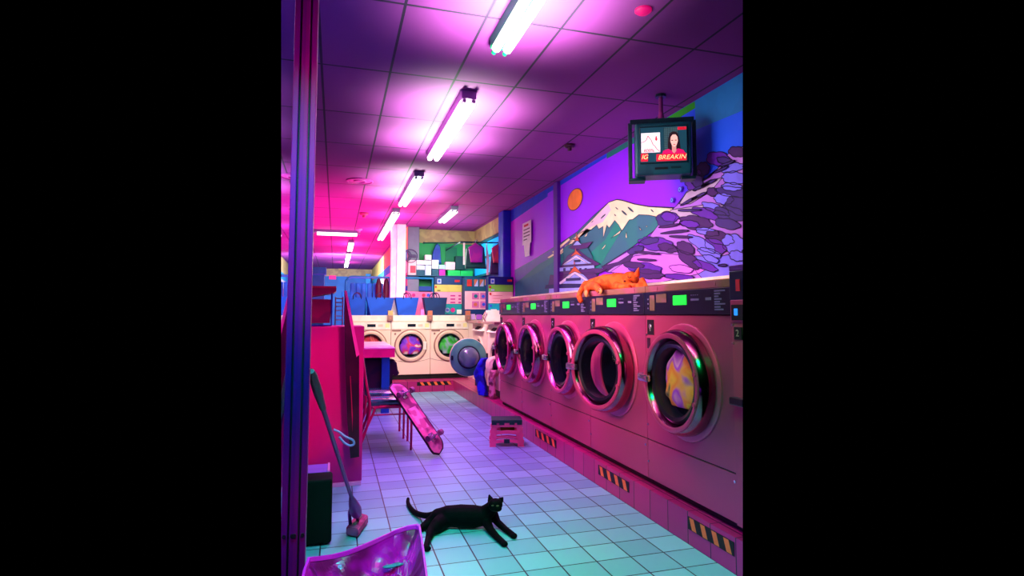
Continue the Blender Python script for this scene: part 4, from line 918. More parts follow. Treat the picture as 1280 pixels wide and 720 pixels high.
garment([(614.5, 310), (620, 307), (625.5, 304.5), (630, 307), (632.5, 310), (631, 328.5), (616.5, 328.5)], yv - .07, .05, mat('coral_cloth', (215, 55, 90), noise=(190, 40, 110)), 'shirt', t); hanger(yv - .07, 616, 630.5, 309, t, m_jamb, (yv, zv))
garment([(614, 316), (618, 310), (625, 302.5), (629, 309), (631, 316), (631.5, 344), (612, 343)], yv + .02, .08, mat('dark_violet_cloth', (60, 20, 90), noise=(45, 25, 85)), 'violet_coat', label='dark violet coat behind the coral red shirt', group='clothes on the high rail')
garment([(608, 303), (610.5, 318), (612, 326), (610.5, 344), (608.3, 344), (608, 330)], yh, .05, mat('pale_rose_cloth', (230, 150, 180)), 'rose_scarf', label='narrow pale rose garment between the green jacket and the violet coat', group='clothes on the high rail')
garment([(539, 328), (541, 315), (544.5, 306), (547, 304.5), (550, 308), (551.5, 330)], YB - .12, .08, mat('royal_cloth', (25, 45, 170), noise=(15, 80, 170)), 'blue_coat', label='royal blue coat hanging on the green wall', group='clothes on the high rail')
card('wall_panel', 557, 571, 309, 336, mat('sea_green_panel', (0, 125, 90)), 'sea green panel on the green wall behind the cartons', 'panel', y=YB - .03, th=.025)
card('white_tag', 579, 581.2, 303.5, 331, m_paper, 'thin white tag hanging beside the dark green jacket', 'tag', y=yh - .02, th=.004)
bm = B(); a, b_ = P(530, 303.5, Y=YB - .04), P(590, 303.5, Y=YB - .04); rod(bm, a, b_, .012); rod(bm, (a.x, a.y, a.z), (a.x, a.y + .04, a.z), .02)
solo('wall_rail', bm, mat('dark_green_rail', (0, 80, 70)), 'thin dark green rail along the green wall', 'rail')
# fan on the deep wall
c = P(513.5, 320, Y=10.68); t = thing('wall_fan', 'dark wall fan beside the white pillar', 'fan', (c.x, c.y, c.z - .15))
m_fan = mat('dark_fan', (60, 40, 95), rough=.4)
bm = B(); tube(bm, [c + Vector((.12 * math.cos(a), 0, .12 * math.sin(a))) for a in [k * math.pi / 12 for k in range(24)]], .008, n=6, closed=True); mk('guard', bm, m_fan, t, world=True)
for k in range(3):
    bm = B(); a = k * 2.094; ball(bm, c + Vector((.055 * math.cos(a), 0, .055 * math.sin(a))), .055, s=(1, .15, .5), rot=Matrix.Rotation(-a, 4, 'Y')); mk('blade', bm, m_fan, t, world=True, smooth=True)
bm = B(); rod(bm, c + Vector((0, .0, 0)), c + Vector((0, .06, 0)), .04); rod(bm, c + Vector((0, .05, 0)), (XD + .01, c.y + .05, c.z - .05), .015); mk('motor', bm, m_fan, t, world=True)
# exit-like magenta sign and small items in the deep room
card('wall_sign', 411.5, 420, 344.3, 349.2, mat('lit_magenta_sign', (235, 10, 130), emit=.7), 'small lit magenta sign on the blue far wall', 'sign', y=YF - .05, th=.04)
card('ceiling_sign', 423, 431.5, 335.5, 338.5, mat('tan_sign', (200, 160, 110)), 'small tan box sign at the top of the far wall', 'sign', y=YF - .3, th=.06)
LK = ['leftmost tall azure locker on the far wall', 'second tall azure locker from the left on the far wall', 'third tall azure locker from the left on the far wall', 'rightmost tall azure locker on the far wall']
for k in range(4):
    a = P(428 + k * 9, 344, Y=YF - .1)
    bm = B(); box(bm, a.x, a.x + .22, YF - .12, YF - .012, 0, 2.1, bev=.02); solo('locker', bm, mat('azure_locker', (10, 130, 235), noise=(10, 110, 215)), LK[k], 'locker', 'azure lockers on the far wall')
# ================================================================= HANGING TELEVISION
tv = P(827, 188, X=2.28); TVZ = tv.z
m_tvf = mat('tv_bracket_teal', (5, 45, 55), rough=.35, noise=(5, 30, 45)); m_tvc = mat('tv_case', (15, 80, 90), rough=.35, noise=(8, 60, 75), nscale=5)
ang = R(-27)
br = thing('tv_bracket', 'dark teal bracket on a pole from the ceiling, cradling the small television', 'tv bracket', tv, ang)
k = .0060
def px(a): return a * k
bm = B(); box(bm, -.228, .228, -.05, .05, px(32), px(38), bev=.004); mk('top_bar', bm, m_tvf, br)
for s in (-1, 1):
    bm = B(); box(bm, s * .228 - .014, s * .228 + .014, -.045, .045, px(-35), px(34), bev=.004); mk('side_arm', bm, m_tvf, br)
    bm = B(); box(bm, s * .232 - (.0 if s > 0 else .01), s * .232 + (.01 if s > 0 else .0) - s * .11, -.06, .05, px(-39), px(-35.5), bev=.003) ; mk('foot', bm, m_tvf, br)
bm = B(); rod(bm, (0, 0, px(36)), (0, 0, px(45)), .022); rod(bm, (0, 0, px(43)), (0, 0, HC - TVZ - .001), .0165); mk('pole', bm, mat('magenta_pole', (150, 25, 120), noise=(110, 15, 100)), br, smooth=True)
bm = B(); rod(bm, (0, 0, HC - TVZ - .02), (0, 0, HC - TVZ), .04); mk('ceiling_flange', bm, m_tvf, br)
t = thing('television', 'small teal tube television showing a breaking news bulletin', 'television', tv, ang)
bm = B(); box(bm, -.195, .198, -.13, .06, px(-35.3), px(28.5), bev=.014)
prism(bm, [(-.17, .06, px(-30)), (.17, .06, px(-30)), (.17, .06, px(25)), (-.17, .06, px(25))], (0, .12, 0)); mk('case', bm, m_tvc, t)
bm = B(); box(bm, -.165, .17, -.137, -.128, px(-22), px(23.5), bev=.004); mk('bezel', bm, m_tvf, t)
bm = B(); box(bm, -.06, .03, -.134, -.128, px(-29), px(-26.5)); mk('tape_slot', bm, m_black, t)
bm = B(); box(bm, .05, .12, -.134, -.128, px(-28.5), px(-26)); mk('button_row', bm, m_tvf, t)
def em(n, c, e=.9): return mat(n, c, emit=e, rough=.5)
YS = -.138
bm = B(); box(bm, -.157, .163, YS, YS + .003, px(-20), px(22)); scr = mk('screen', bm, em('screen_dark_teal', (15, 60, 75)), t)
def s_box(n, x0, x1, z0, z1, m, lay): bm = B(); box(bm, px(x0), px(x1), YS - .001 * lay, YS, px(z0), px(z1)); return mk(n, bm, m, scr)
s_box('studio_panel', 1, 17, -10, 21, em('studio_grey', (60, 90, 95)), .5)
bm = B()
for i in range(9): box(bm, px(1 + i * 2), px(1.5 + i * 2), YS - .0008, YS, px(-12), px(21))
for i in range(15): box(bm, px(.5), px(17), YS - .0008, YS, px(-11 + i * 2.2), px(-10.6 + i * 2.2))
mk('studio_grid', bm, em('studio_dark', (20, 35, 45)), scr)
s_box('chart_card', -25.5, -3.5, -8.5, 15.5, em('chart_white', (245, 235, 240)), 1)
bm = B(); pts = [(-25, 4), (-22, 5), (-19.5, 7), (-17.5, 12), (-15, 8), (-13.5, 6), (-12, 1), (-9.5, -1), (-8, -4), (-4, -8)]
for a, b_ in zip(pts, pts[1:]): rod(bm, (px(a[0]), YS - .0015, px(a[1])), (px(b_[0]), YS - .0015, px(b_[1])), .0022, n=6)
m_scr = em('screen_red', (220, 20, 50)); mk('chart_line', bm, m_scr, scr)
bm = B(); prism(bm, [(px(-10), YS - .002, px(8)), (px(-8), YS - .002, px(5)), (px(-6), YS - .002, px(8)), (px(-7.2), YS - .002, px(8)), (px(-7.2), YS - .002, px(11)), (px(-8.8), YS - .002, px(11)), (px(-8.8), YS - .002, px(8))], (0, .001, 0)); mk('down_arrow', bm, m_scr, scr)
bm = B(); text_bm(bm, '800%', T(px(-16.5), YS - .002, px(-6.2)) @ FRONT, .034); mk('chart_number', bm, m_scr, scr)
s_box('live_tag', 17, 27, 17.5, 21, m_scr, 1.2)
bm = B(); text_bm(bm, 'LIVE', T(px(22), YS - .002, px(19.2)) @ FRONT, .018); mk('tag_lettering', bm, em('dark_red_print', (120, 0, 20)), scr)
# the newsreader on the screen
def s_poly(n, pts, m, lay):
    bm = B(); prism(bm, [(px(x), YS - .001 * lay, px(z)) for x, z in pts], (0, .0004, 0)); bmesh.ops.triangulate(bm, faces=[f for f in bm.faces if len(f.verts) > 4], ngon_method='EAR_CLIP'); mk(n, bm, m, scr)
s_poly('hair', [(5, -9), (5.5, 0), (6, 8), (8, 14), (12, 16), (16, 14.5), (18, 10), (18.5, 0), (20.5, -9)], em('screen_hair', (35, 12, 22)), 1.6)
s_poly('shirt', [(-2, -12), (0, -7), (6, -5), (11, -8), (17, -5), (23, -7), (26, -12)], em('screen_magenta', (205, 10, 95)), 2.0)
s_poly('neck', [(10, -8), (10, 0), (15, 0), (15, -8), (12.5, -11)], em('screen_skin_dark', (205, 140, 130)), 2.2)
s_poly('face', [(8.3, 4), (8.8, 9), (11, 12), (14.5, 12), (16.6, 9), (17, 4), (15.4, -1), (12.8, -3.2), (10, -1)], em('screen_skin', (240, 185, 170)), 2.5)
for x in (10.5, 14.6): s_box('eye', x - 1.1, x + 1.1, 4.6, 5.5, em('screen_hair', (35, 12, 22)), 3)
s_box('mouth', 11.6, 14, -.6, .2, em('screen_lips', (190, 60, 70)), 3)
s_box('news_banner', -26, -18, -19, -9.5, m_scr, 2.7); s_box('news_banner', -8, 26.5, -19.5, -11, m_scr, 3)
m_yt = em('banner_cream', (255, 225, 150))
bm = B(); text_bm(bm, 'IG', T(px(-22), YS - .004, px(-14)) @ FRONT, .046, shear=.3); mk('banner_lettering', bm, m_yt, scr)
bm = B(); text_bm(bm, 'BREAKIN', T(px(9.5), YS - .004, px(-15.2)) @ FRONT, .046, shear=.3, sx=1.05); mk('banner_lettering', bm, m_yt, scr)

# ================================================================= LEFT SIDE: counter, bin, mop, black case, magenta bin
m_mg = mat('magenta_panel', (205, 0, 125), rough=.4, noise=(185, 0, 130), nscale=1.6); m_mg2 = mat('magenta_panel_dark', (130, 0, 105), rough=.4)
m_pk = mat('pale_pink_edge', (255, 150, 220), rough=.35)
cr_ = P(452, 606, Z=0); cyy = cr_.y
t = thing('counter', 'magenta front counter with a pale pink foot strip, right behind the mop', 'counter', (-.05, cyy + .25, 0))
ztop = P(425, 408, Y=cyy).z
bm = B(); box(bm, -.25, cr_.x, cyy, cyy + .5, .03, ztop, bev=.006); mk('body', bm, m_mg, t, world=True)
bm = B(); box(bm, -.24, cr_.x - .005, cyy - .012, cyy + .1, 0, .03, bev=.003); mk('foot_strip', bm, m_pk, t, world=True)
yl = cyy - .16; m_leafd = mat('dark_plum_board', (34, 2, 34), rough=.3, noise=(50, 4, 42), nscale=5)
lf = [P(u, v, Y=yl) for u, v in ((430.5, 364), (433, 366), (449, 446), (449, 571), (438, 573), (434, 525), (431, 440))]
bm = B(); prism(bm, lf, (0, .05, 0)); q = mk('drop_leaf', bm, m_leafd, t, world=True)
bm = B(); prism(bm, [P(u, v, Y=yl - .01) for u, v in ((430.3, 363), (433.5, 363.5), (449.3, 443), (445.5, 446.5))], (0, .01, 0)); mk('edge_strip', bm, mat('pink_leaf_edge', (245, 90, 190), rough=.3), q, world=True)
bm = B(); prism(bm, [P(u, v, Y=yl - .005) for u, v in ((437.5, 470), (438.3, 470), (441, 520), (440.5, 540), (439, 500))], (0, .005, 0)); mk('red_streak', bm, mat('streak_red', (175, 20, 80)), q, world=True)  # thin red streak down the dark board
# maroon bin in a blue frame on the counter
yb = cyy + .05; a = P(389, 405, Y=yb); b_ = P(415, 405, Y=yb)
t = thing('tray_bin', 'maroon bin with a slanted lid in a blue metal frame on the magenta counter', 'bin', ((a.x + b_.x) / 2, yb + .12, ztop))
m_mar = mat('maroon_plastic', (135, 0, 75), rough=.4, noise=(105, 0, 70), nscale=6)
def zz(v, y=yb): return P(400, v, Y=y).z
bm = B(); xs = P(397, 400, Y=yb).x; xe = P(418, 400, Y=yb).x
prism(bm, [(a.x - .05, yb + .03, zz(404)), (P(412, 400, Y=yb).x, yb + .03, zz(404)), (P(415, 400, Y=yb).x, yb + .03, zz(374)), (a.x - .05, yb + .03, zz(374))], (0, .2, 0)); mk('tub', bm, m_mar, t, world=True)
bm = B(); x3 = P(420.5, 360, Y=yb).x; x4 = P(417, 366, Y=yb).x
prism(bm, [(a.x - .08, yb - .01, zz(373)), (x4, yb - .01, zz(366)), (x3, yb - .01, zz(363)), (x3, yb - .01, zz(358)), (a.x - .08, yb - .01, zz(358))], (0, .26, 0)); mk('lid', bm, m_mar, t, world=True)
bm = B(); prism(bm, [(a.x - .08, yb - .014, zz(360)), (x3, yb - .014, zz(360)), (x3, yb - .014, zz(357.6)), (a.x - .08, yb - .014, zz(357.6))], (0, .26, 0)); mk('lid_edge', bm, mat('crimson_edge', (190, 10, 80)), t, world=True)
xr_ = P(414.7, 380, Y=yb).x; bm = B()
tube(bm, [(a.x - .06, yb, ztop + .008), (xr_, yb, ztop + .008), (xr_, yb, zz(366))], .007, n=8); mk('frame', bm, mat('cobalt_frame', (30, 50, 165), rough=.3), t, world=True)
# small wire shelves right of it
xw = P(424, 380, Y=6.0)
t = thing('wire_shelf', 'small brown wire shelf standing behind the counter, left of the slanted board', 'shelf', (xw.x, 6.02, 0))
bm = B()
for s in (-1, 1): rod(bm, (xw.x + s * .035, 6.0, 0), (xw.x + s * .035, 6.0, P(424, 371, Y=6.0).z), .006, n=8)
mk('posts', bm, mat('brown_wire', (130, 70, 90)), t, world=True)
for v in (373, 378, 383, 388, 395, 400):
    bm = B(); z = P(424, v, Y=6).z; box(bm, xw.x - .04, xw.x + .04, 5.99, 6.1, z - .004, z + .004); mk('rung', bm, mat('brown_wire'), t, world=True)

# mop leaning on the post
T0 = P(389, 464, Y=2.42); H0 = P(447, 646, Z=.07)
T0.x = max(T0.x, -.095)
t = thing('mop', 'purple flat mop with a grey grip leaning on the post, pink head on the floor', 'mop', (H0.x, H0.y, 0))
ax = (H0 - T0); G1 = T0 + ax * .18; S1 = T0 + ax * .8
bm = B(); tube(bm, [T0, T0 + ax * .02, T0 + ax * .1, G1], [.012, .018, .019, .014], n=12); mk('grip', bm, mat('grey_grip', (95, 60, 80), rough=.5), t, world=True, smooth=True)
m_pur = mat('purple_plastic', (150, 6, 130), rough=.45, noise=(125, 5, 115)); m_pur2 = mat('violet_plastic', (70, 10, 95), rough=.35)
bm = B(); tube(bm, [G1, S1], .0105, n=10); mk('pole', bm, m_pur, t, world=True, smooth=True)
bm = B(); tube(bm, [S1, T0 + ax * .87, T0 + ax * .93, T0 + ax * .97], [.012, .028, .036, .03], n=12); mk('socket', bm, m_pur, t, world=True, smooth=True)
bm = B(); hc = T0 + ax * .985; d_ = Vector((.02, .05, 0))
tube(bm, smooth_path([P(438, 655, Z=.06), P(437, 640, Z=.11), P(441, 634, Z=.13), P(447, 636, Z=.12), P(447, 652, Z=.06)]), .010, n=8); mk('hinge_yoke', bm, m_pur2, t, world=True, smooth=True)
hp_ = [P(u, v, Z=.055) for u, v in ((447, 640), (460.5, 643.5), (447.5, 661.5), (432.5, 658.5))]
bm = B(); prism(bm, hp_, (0, 0, -.048)); bmesh.ops.bevel(bm, geom=bm.edges[:], offset=.006, segments=2, affect='EDGES'); mk('mop_head', bm, mat('pink_pad', (205, 70, 130), rough=.6, noise=(180, 25, 95), nscale=14), t, world=True)
bm = B(); c_ = sum(hp_, Vector()) / 4; e_ = (hp_[3] - hp_[0]) * .3; f_ = (hp_[1] - hp_[0]) * .13
prism(bm, [c_ - e_ - f_ + Vector((0, 0, .008)), c_ - e_ + f_ + Vector((0, 0, .008)), c_ + e_ + f_ + Vector((0, 0, .008)), c_ + e_ - f_ + Vector((0, 0, .008))], (0, 0, -.01)); mk('clip', bm, mat('khaki_clip', (150, 130, 120)), t, world=True)
bm = B(); yl2 = (T0 + ax * .42).y - .01
tube(bm, smooth_path([P(u, v, Y=yl2) for u, v in ((417, 537), (424, 540), (432, 546), (441, 550), (442.5, 555), (437, 557), (430, 553), (424, 546))]), .0055, n=8); mk('hanging_loop', bm, mat('pale_orchid_loop', (225, 120, 190)), t, world=True, smooth=True)

# black case by the post, lavender box behind it
c0 = P(414, 682, Z=0); zt_ = P(414, 599, Y=c0.y).z
t = thing('suitcase', 'black hard case standing by the post, left edge of the aisle', 'case', (-.09, c0.y + .08, 0))
bm = B(); box(bm, -.155, c0.x, c0.y, c0.y + .18, .012, zt_, bev=.016, seg=3); mk('shell', bm, mat('black_case', (8, 16, 12), rough=.7, spec=.1), t, world=True, smooth=True)
for x in (-.13, c0.x - .03):
    bm = B(); rod(bm, (x, c0.y + .03, .012), (x, c0.y + .15, .012), .012); mk('wheel', bm, m_black, t, world=True)
t = thing('storage_box', 'lavender box with a pink highlight painted along its edge behind the black case', 'box', (-.09, c0.y + .35, 0))
yy = c0.y + .25; xr2 = P(409, 596, Y=yy).x; z2 = P(409, 589.5, Y=yy).z
bm = B(); box(bm, -.17, xr2, yy, yy + .2, 0, z2, bev=.004); mk('body', bm, mat('lavender_plastic', (150, 90, 215)), t, world=True)
bm = B(); box(bm, xr2, xr2 + .014, yy - .004, yy + .2, 0, z2 + .006, bev=.003); mk('edge', bm, m_pk, t, world=True)  # pale strip paints the highlight along the box edge

# magenta bin in front
zr = .45
rim_px = [(384, 698), (398, 696.5), (415, 694), (435, 689), (455, 681), (475, 672), (495, 662.5), (510, 657.5), (522, 655.5), (525.5, 657), (528, 670), (531, 690), (535, 720), (541, 760), (546, 800), (450, 830), (362, 830), (366, 790), (372, 745), (378, 715)]
RM = [P(u, v, Z=zr) for u, v in rim_px]; cc = sum(RM, Vector()) / len(RM)
t = thing('plastic_bin', 'magenta plastic bin with a wavy rim, full of crumpled magenta sheeting, nearest the camera', 'bin', (cc.x, cc.y, 0))
m_rim = mat('hot_magenta_plastic', (240, 40, 205), rough=.25, noise=(225, 30, 200)); m_bin = mat('magenta_plastic', (180, 0, 150), rough=.3)
def scl(p, s, z): return Vector((cc.x + (p.x - cc.x) * s, cc.y + (p.y - cc.y) * s, z))
bm = B(); L_ = []
for s, z in ((.80, .0), (.985, zr - .03), (1.0, zr - .005), (.995, zr + .004), (.955, zr + .004), (.945, zr - .01)): L_.append([bm.verts.new(scl(p, s, z)) for p in RM])
n = len(RM)
for i in range(len(L_) - 1):
    for j in range(n): bm.faces.new((L_[i][j], L_[i][(j + 1) % n], L_[i + 1][(j + 1) % n], L_[i + 1][j]))
bm.faces.new(L_[0][::-1]); mk('tub', bm, m_rim, t, world=True)
bm = B(); L_ = []; rn = random.Random(2)
def ht(p, s):
    return zr - .012 - .10 * (1 - s ** 3) + (1 - s) ** .5 * (.035 * math.sin(p.x * 31 + p.y * 17) * math.cos(p.y * 26 - p.x * 9) + .018 * math.sin(p.x * 70 - p.y * 44) + .012 * math.cos(p.y * 95 + p.x * 33))
RR = []
for j in range(n):
    for q_ in range(4): RR.append(RM[j].lerp(RM[(j + 1) % n], q_ / 4))
m2 = len(RR)
for i in range(22):
    s = .95 * (1 - i / 22)
    L_.append([bm.verts.new((lambda p: Vector((p.x, p.y, ht(p, s / .95))))(scl(p, s, 0))) for p in RR])
for i in range(21):
    for j in range(m2): bm.faces.new((L_[i][j], L_[i][(j + 1) % m2], L_[i + 1][(j + 1) % m2], L_[i + 1][j]))
bm.faces.new(L_[-1]); q = mk('crumpled_sheeting', bm, mat('crumpled_magenta_film', (190, 0, 150), rough=.4, noise=(120, 0, 85), nscale=7, coat=.1), t, world=True)
bm = B(); pt_ = P(487, 708, Z=zr - .07); 
for k_, (dx, dy) in enumerate(((0, 0), (.03, .008), (.055, .02))): ball(bm, pt_ + Vector((dx, dy, 0)), .02, s=(1.3, .6, .3))
mk('teal_scrap', bm, mat('teal_scrap', (30, 110, 130)), t, world=True)

# ================================================================= TABLE, CHAIRS
m_tt = mat('pale_pink_top', (255, 165, 215), rough=.3, noise=(255, 190, 225), nscale=3); m_ap = mat('hot_pink_apron', (245, 15, 130), rough=.4); m_leg = mat('blue_leg', (0, 90, 175), rough=.4)
c1 = P(494, 434.5, Z=.86); c2 = P(446, 434.5, Z=.86); zb = P(494, 446.5, Y=c1.y).z; yb2 = min(9.7, P(470, 425.5, Z=.86).y)
t = thing('table', 'pink folding table with a thick hot pink edge and blue legs, behind the chairs', 'table', ((c1.x + c2.x) / 2, (c1.y + yb2) / 2, 0))
xl_ = c2.x - .04
bm = B(); box(bm, xl_, c1.x, c1.y, yb2, .845, .86, bev=.002); mk('tabletop', bm, m_tt, t, world=True)
bm = B(); box(bm, xl_ + .003, c1.x - .003, c1.y + .003, yb2 - .003, zb, .8449); mk('apron', bm, m_ap, t, world=True)
lx0, lx1 = P(477, 460, Y=c1.y + .05).x, P(487, 460, Y=c1.y + .05).x
for xx in ((lx0, lx1), (xl_ + .04, xl_ + .13)):
    for y0_ in (c1.y + .04, yb2 - .14):
        bm = B(); box(bm, xx[0], xx[1], y0_, y0_ + .08, 0, zb, bev=.004); mk('leg', bm, m_leg, t, world=True)
o = garment([(454, 447.5), (475, 447.2), (492, 449), (495.5, 453), (497, 462), (499, 466), (496, 470), (491, 468), (488, 480), (489, 503), (455, 503)], c1.y + .16, .09, mat('blue_black_cloth', (14, 2, 42), noise=(38, 2, 40), rough=.9), 'dark_coat', label='blue-black coat hanging under the front edge of the pink table', group=None)

m_fr = mat('crimson_steel', (200, 20, 95), rough=.3, metal=.3, noise=(180, 15, 90)); m_vin = mat('dark_green_vinyl', (45, 130, 115), rough=.12, coat=.8, noise=(25, 95, 90), nscale=4)
def make_chair(label):
    t = thing('chair', label, 'chair', group='dark green chairs by the pink table')
    bm = B(); box(bm, -.205, .205, -.22, .2, .425, .49, bev=.028, seg=4); mk('seat', bm, m_vin, t, smooth=True)
    bm = B(); box(bm, -.19, .19, -.02, .02, -.2, .2, bev=.018, seg=3); bm.transform(Matrix.Translation((0, .245, .72)) @ Matrix.Rotation(R(-9), 4, 'X')); mk('backrest', bm, m_vin, t, smooth=True)
    for s in (-1, 1):
        bm = B(); tube(bm, smooth_path([(s * .2, -.2, .0), (s * .2, -.2, .36), (s * .2, -.17, .41), (s * .2, -.12, .422), (s * .2, .1, .422)], 4), .0115, n=8); mk('leg', bm, m_fr, t, smooth=True)
        bm = B(); tube(bm, smooth_path([(s * .21, .32, .0), (s * .205, .16, .36), (s * .205, .14, .41), (s * .205, .05, .42)], 4), .0115, n=8); mk('leg', bm, m_fr, t, smooth=True)
        bm = B(); tube(bm, smooth_path([(s * .215, .3, .0), (s * .212, .22, .22), (s * .21, .19, .42), (s * .21, .22, .6), (s * .2, .27, .9)], 4), .0115, n=8); mk('back_post', bm, m_fr, t, smooth=True)
        bm = B(); rod(bm, (s * .2, -.2, .345), (s * .207, .155, .345), .007, n=8); mk('stretcher', bm, m_fr, t, smooth=True)
    bm = B(); rod(bm, (-.2, -.19, .39), (.2, -.19, .39), .008, n=8); mk('cross_bar', bm, m_fr, t, smooth=True)
    return t
fl = P(514.5, 562, Z=0)
ch = make_chair('nearer dark green vinyl chair with crimson legs, shiny seat, beside the skateboard')
ch.location = (fl.x - .2, fl.y + .2, 0); ch.rotation_euler = (0, 0, R(88))
dup(ch, loc=(fl.x - .22, fl.y + .72, 0), rz=R(90), label='farther dark green vinyl chair, behind the nearer chair and touched by the skateboard top')
# dark padded tall back of a folded chair next to the drop leaf
# ================================================================= SKATEBOARD leaning on the chair
Bp = P(552, 566, Z=.035); Tp = P(492, 477, Y=fl.y - .05)
Ld = (Tp - Bp); LEN = Ld.length; Ld.normalize()
n_ = Vector((.52, -.65, .44)); n_ = (n_ - Ld * n_.dot(Ld)).normalized(); Wd = Ld.cross(n_).normalized()
t = thing('skateboard', 'worn skateboard with a pink underside and trucks, leaning on the chair, tail on the tiles', 'skateboard', (Bp.x, Bp.y, 0))
Mb = Matrix(((Wd.x, n_.x, Ld.x, Bp.x), (Wd.y, n_.y, Ld.y, Bp.y), (Wd.z, n_.z, Ld.z, Bp.z), (0, 0, 0, 1)))
def deck(bm, hw, l0, l1, y0, y1, mi=0, n=28):
    """board shape: along local z, kicks bend to -y (the grip side)"""
    def kick(z): 
        e = max(0, .14 - z, z - (LEN - .14)); return -e * e * 1.9
    rows = []
    for i in range(n + 1):
        z = l0 + (l1 - l0) * i / n; e = min(z - l0, l1 - z); w_ = hw * (1 if e > hw else math.sqrt(max(1e-4, 1 - ((hw - e) / hw) ** 2)))
        rows.append([(x, z, kick(z)) for x in (-w_, -w_ * .5, 0, w_ * .5, w_)])
    for sgn in (y0, y1):
        g_ = [[bm.verts.new((x, sgn + k_, z)) for x, z, k_ in r_] for r_ in rows]
        for i in range(n):
            for j in range(4):
                bm.faces.new((g_[i][j], g_[i][j + 1], g_[i + 1][j + 1], g_[i + 1][j])).material_index = mi
        if sgn == y0: A_ = g_
        else: Bq = g_
    per = lambda g_: [r_[0] for r_ in g_] + g_[-1][1:-1] + [r_[-1] for r_ in g_[::-1]] + g_[0][::-1][1:-1]
    a_, b2 = per(A_), per(Bq)
    for i in range(len(a_)): bm.faces.new((a_[i], a_[(i + 1) % len(a_)], b2[(i + 1) % len(a_)], b2[i])).material_index = mi
bm = B(); deck(bm, .1, 0, LEN, -.006, .006); bm.transform(Mb); mk('deck', bm, mat('black_grip', (14, 8, 18)), t, world=True)
bm = B(); deck(bm, .088, .012, LEN - .012, .0061, .0075); bm.transform(Mb)
mk('underside', bm, mat('worn_pink_paint', (245, 140, 175), rough=.45, noise=(150, 60, 110), nscale=7), t, world=True)
bm = B(); box(bm, -.06, .05, .0072, .009, LEN * .33, LEN * .62, bev=.0); bm.transform(Mb); mk('scraped_patch', bm, mat('pale_pink_scrape', (255, 190, 210), noise=(225, 120, 160), nscale=14), t, world=True)
for z in (LEN * .2, LEN * .8):
    bm = B(); box(bm, -.03, .03, .007, .018, z - .045, z + .045, bev=.003); rod(bm, (0, .015, z), (0, .045, z), .016); rod(bm, (-.085, .05, z), (.085, .05, z), .008); bm.transform(Mb)
    tr = mk('truck', bm, m_sil, t, world=True, smooth=True)
    for s in (-1, 1):
        bm = B(); rod(bm, (s * .068, .05, z), (s * .105, .05, z), .027, n=20); rod(bm, (s * .105, .05, z), (s * .109, .05, z), .01, n=12); bm.transform(Mb); mk('wheel', bm, mat('dusty_wheel', (150, 90, 130), rough=.5, noise=(110, 60, 100)), tr, world=True, smooth=True)

# ================================================================= STEP STOOL
sp_ = P(637.3, 559, Z=0)
t = thing('step_stool', 'small pink folding step stool with a dark green top by the curb', 'step stool', (sp_.x, sp_.y + .12, 0), R(-14))
m_sp = mat('salmon_pink_plastic', (255, 105, 150), rough=.4, noise=(240, 85, 140)); m_st = mat('bottle_green_plastic', (5, 62, 52), rough=.4)
def panel(y, name, m):
    bm = B(); H = .24; wb, wt = .17, .145; tl = .0
    def X(z): return wb + (wt - wb) * z / H
    def bar(z0, z1, arch=0):
        nseg = 12; lo = []; up = []
        for i in range(nseg + 1):
            f = -1 + 2 * i / nseg
            lo.append((f * X(z0) * .72, y, z0 + arch * (1 - f * f))); up.append((f * X(z1) * .72, y, z1 + arch * (1 - f * f)))
        prism(bm, lo + up[::-1], (0, .016, 0))
    for s in (-1, 1):
        prism(bm, [(s * wb, y, 0), (s * (wb - .062), y, 0), (s * (X(.1) - .058), y, .1), (s * (wt - .05), y, H), (s * wt, y, H)], (0, .016, 0))
        for z in (.05, .11, .17): box(bm, s * X(z) - .006, s * X(z) + .006, y + .004, y + .03, z - .016, z + .016)
    bar(.03, .062, .012); bar(.075, .09, .012); bar(.118, .15, .008); bar(.19, .24)
    bmesh.ops.triangulate(bm, faces=[f for f in bm.faces if len(f.verts) > 4], ngon_method='EAR_CLIP')
    return mk(name, bm, m, t)
panel(-.1, 'front_leg_panel', m_sp); panel(.084, 'rear_leg_panel', m_sp)
bm = B(); box(bm, -.152, .152, -.115, .115, .232, .262, bev=.006)
for x in (-.125, -.05, .0 + .05, .125): 
    box(bm, x - .025, x + .025, -.116, -.104, .215, .24); box(bm, x - .025, x + .025, .104, .116, .215, .24)
mk('step', bm, m_st, t)
bm = B(); box(bm, -.028, .028, -.108, -.1, .035, .075, bev=.003); mk('lock_tab', bm, m_st, t)
bm = B(); box(bm, -.06, .08, -.02, .06, .14, .18, bev=.01); mk('folding_hinge', bm, mat('olive_plastic', (115, 130, 10)), t)

# ================================================================= THE BLACK CAT on the floor
m_fur = mat('black_fur', (2, 2, 3), rough=.75, spec=.08, noise=(5, 4, 7), nscale=30)
def Cp(u, v, z): return P(u, v, Z=z)
base = Cp(585, 660, 0)
t = thing('cat', 'black cat lying stretched out on the tiles, head raised, tail curled up', 'cat', (base.x, base.y, 0))
bm = B()
spine = [Cp(548, 646, .062), Cp(560, 645, .068), Cp(576, 645, .07), Cp(592, 645.5, .07), Cp(603, 645, .072)]
limb(bm, spine, [.05, .062, .068, .067, .058])
limb(bm, [Cp(603, 645, .072), Cp(611, 638, .11), Cp(617, 632, .145)], [.056, .044, .036])
hd = Cp(619.2, 631, .165)
ball(bm, hd, .043, s=(1.05, .95, .9)); ball(bm, hd + Vector((.008, -.03, -.014)), .022, s=(1.1, 1, .8))
limb(bm, [Cp(607, 650, .05), Cp(613, 662, .028), Cp(621, 671, .019), Cp(629.5, 678.8, .016)], [.034, .023, .019, .018])
ball(bm, Cp(630.5, 680, .015), .02, s=(1.1, 1, .8))
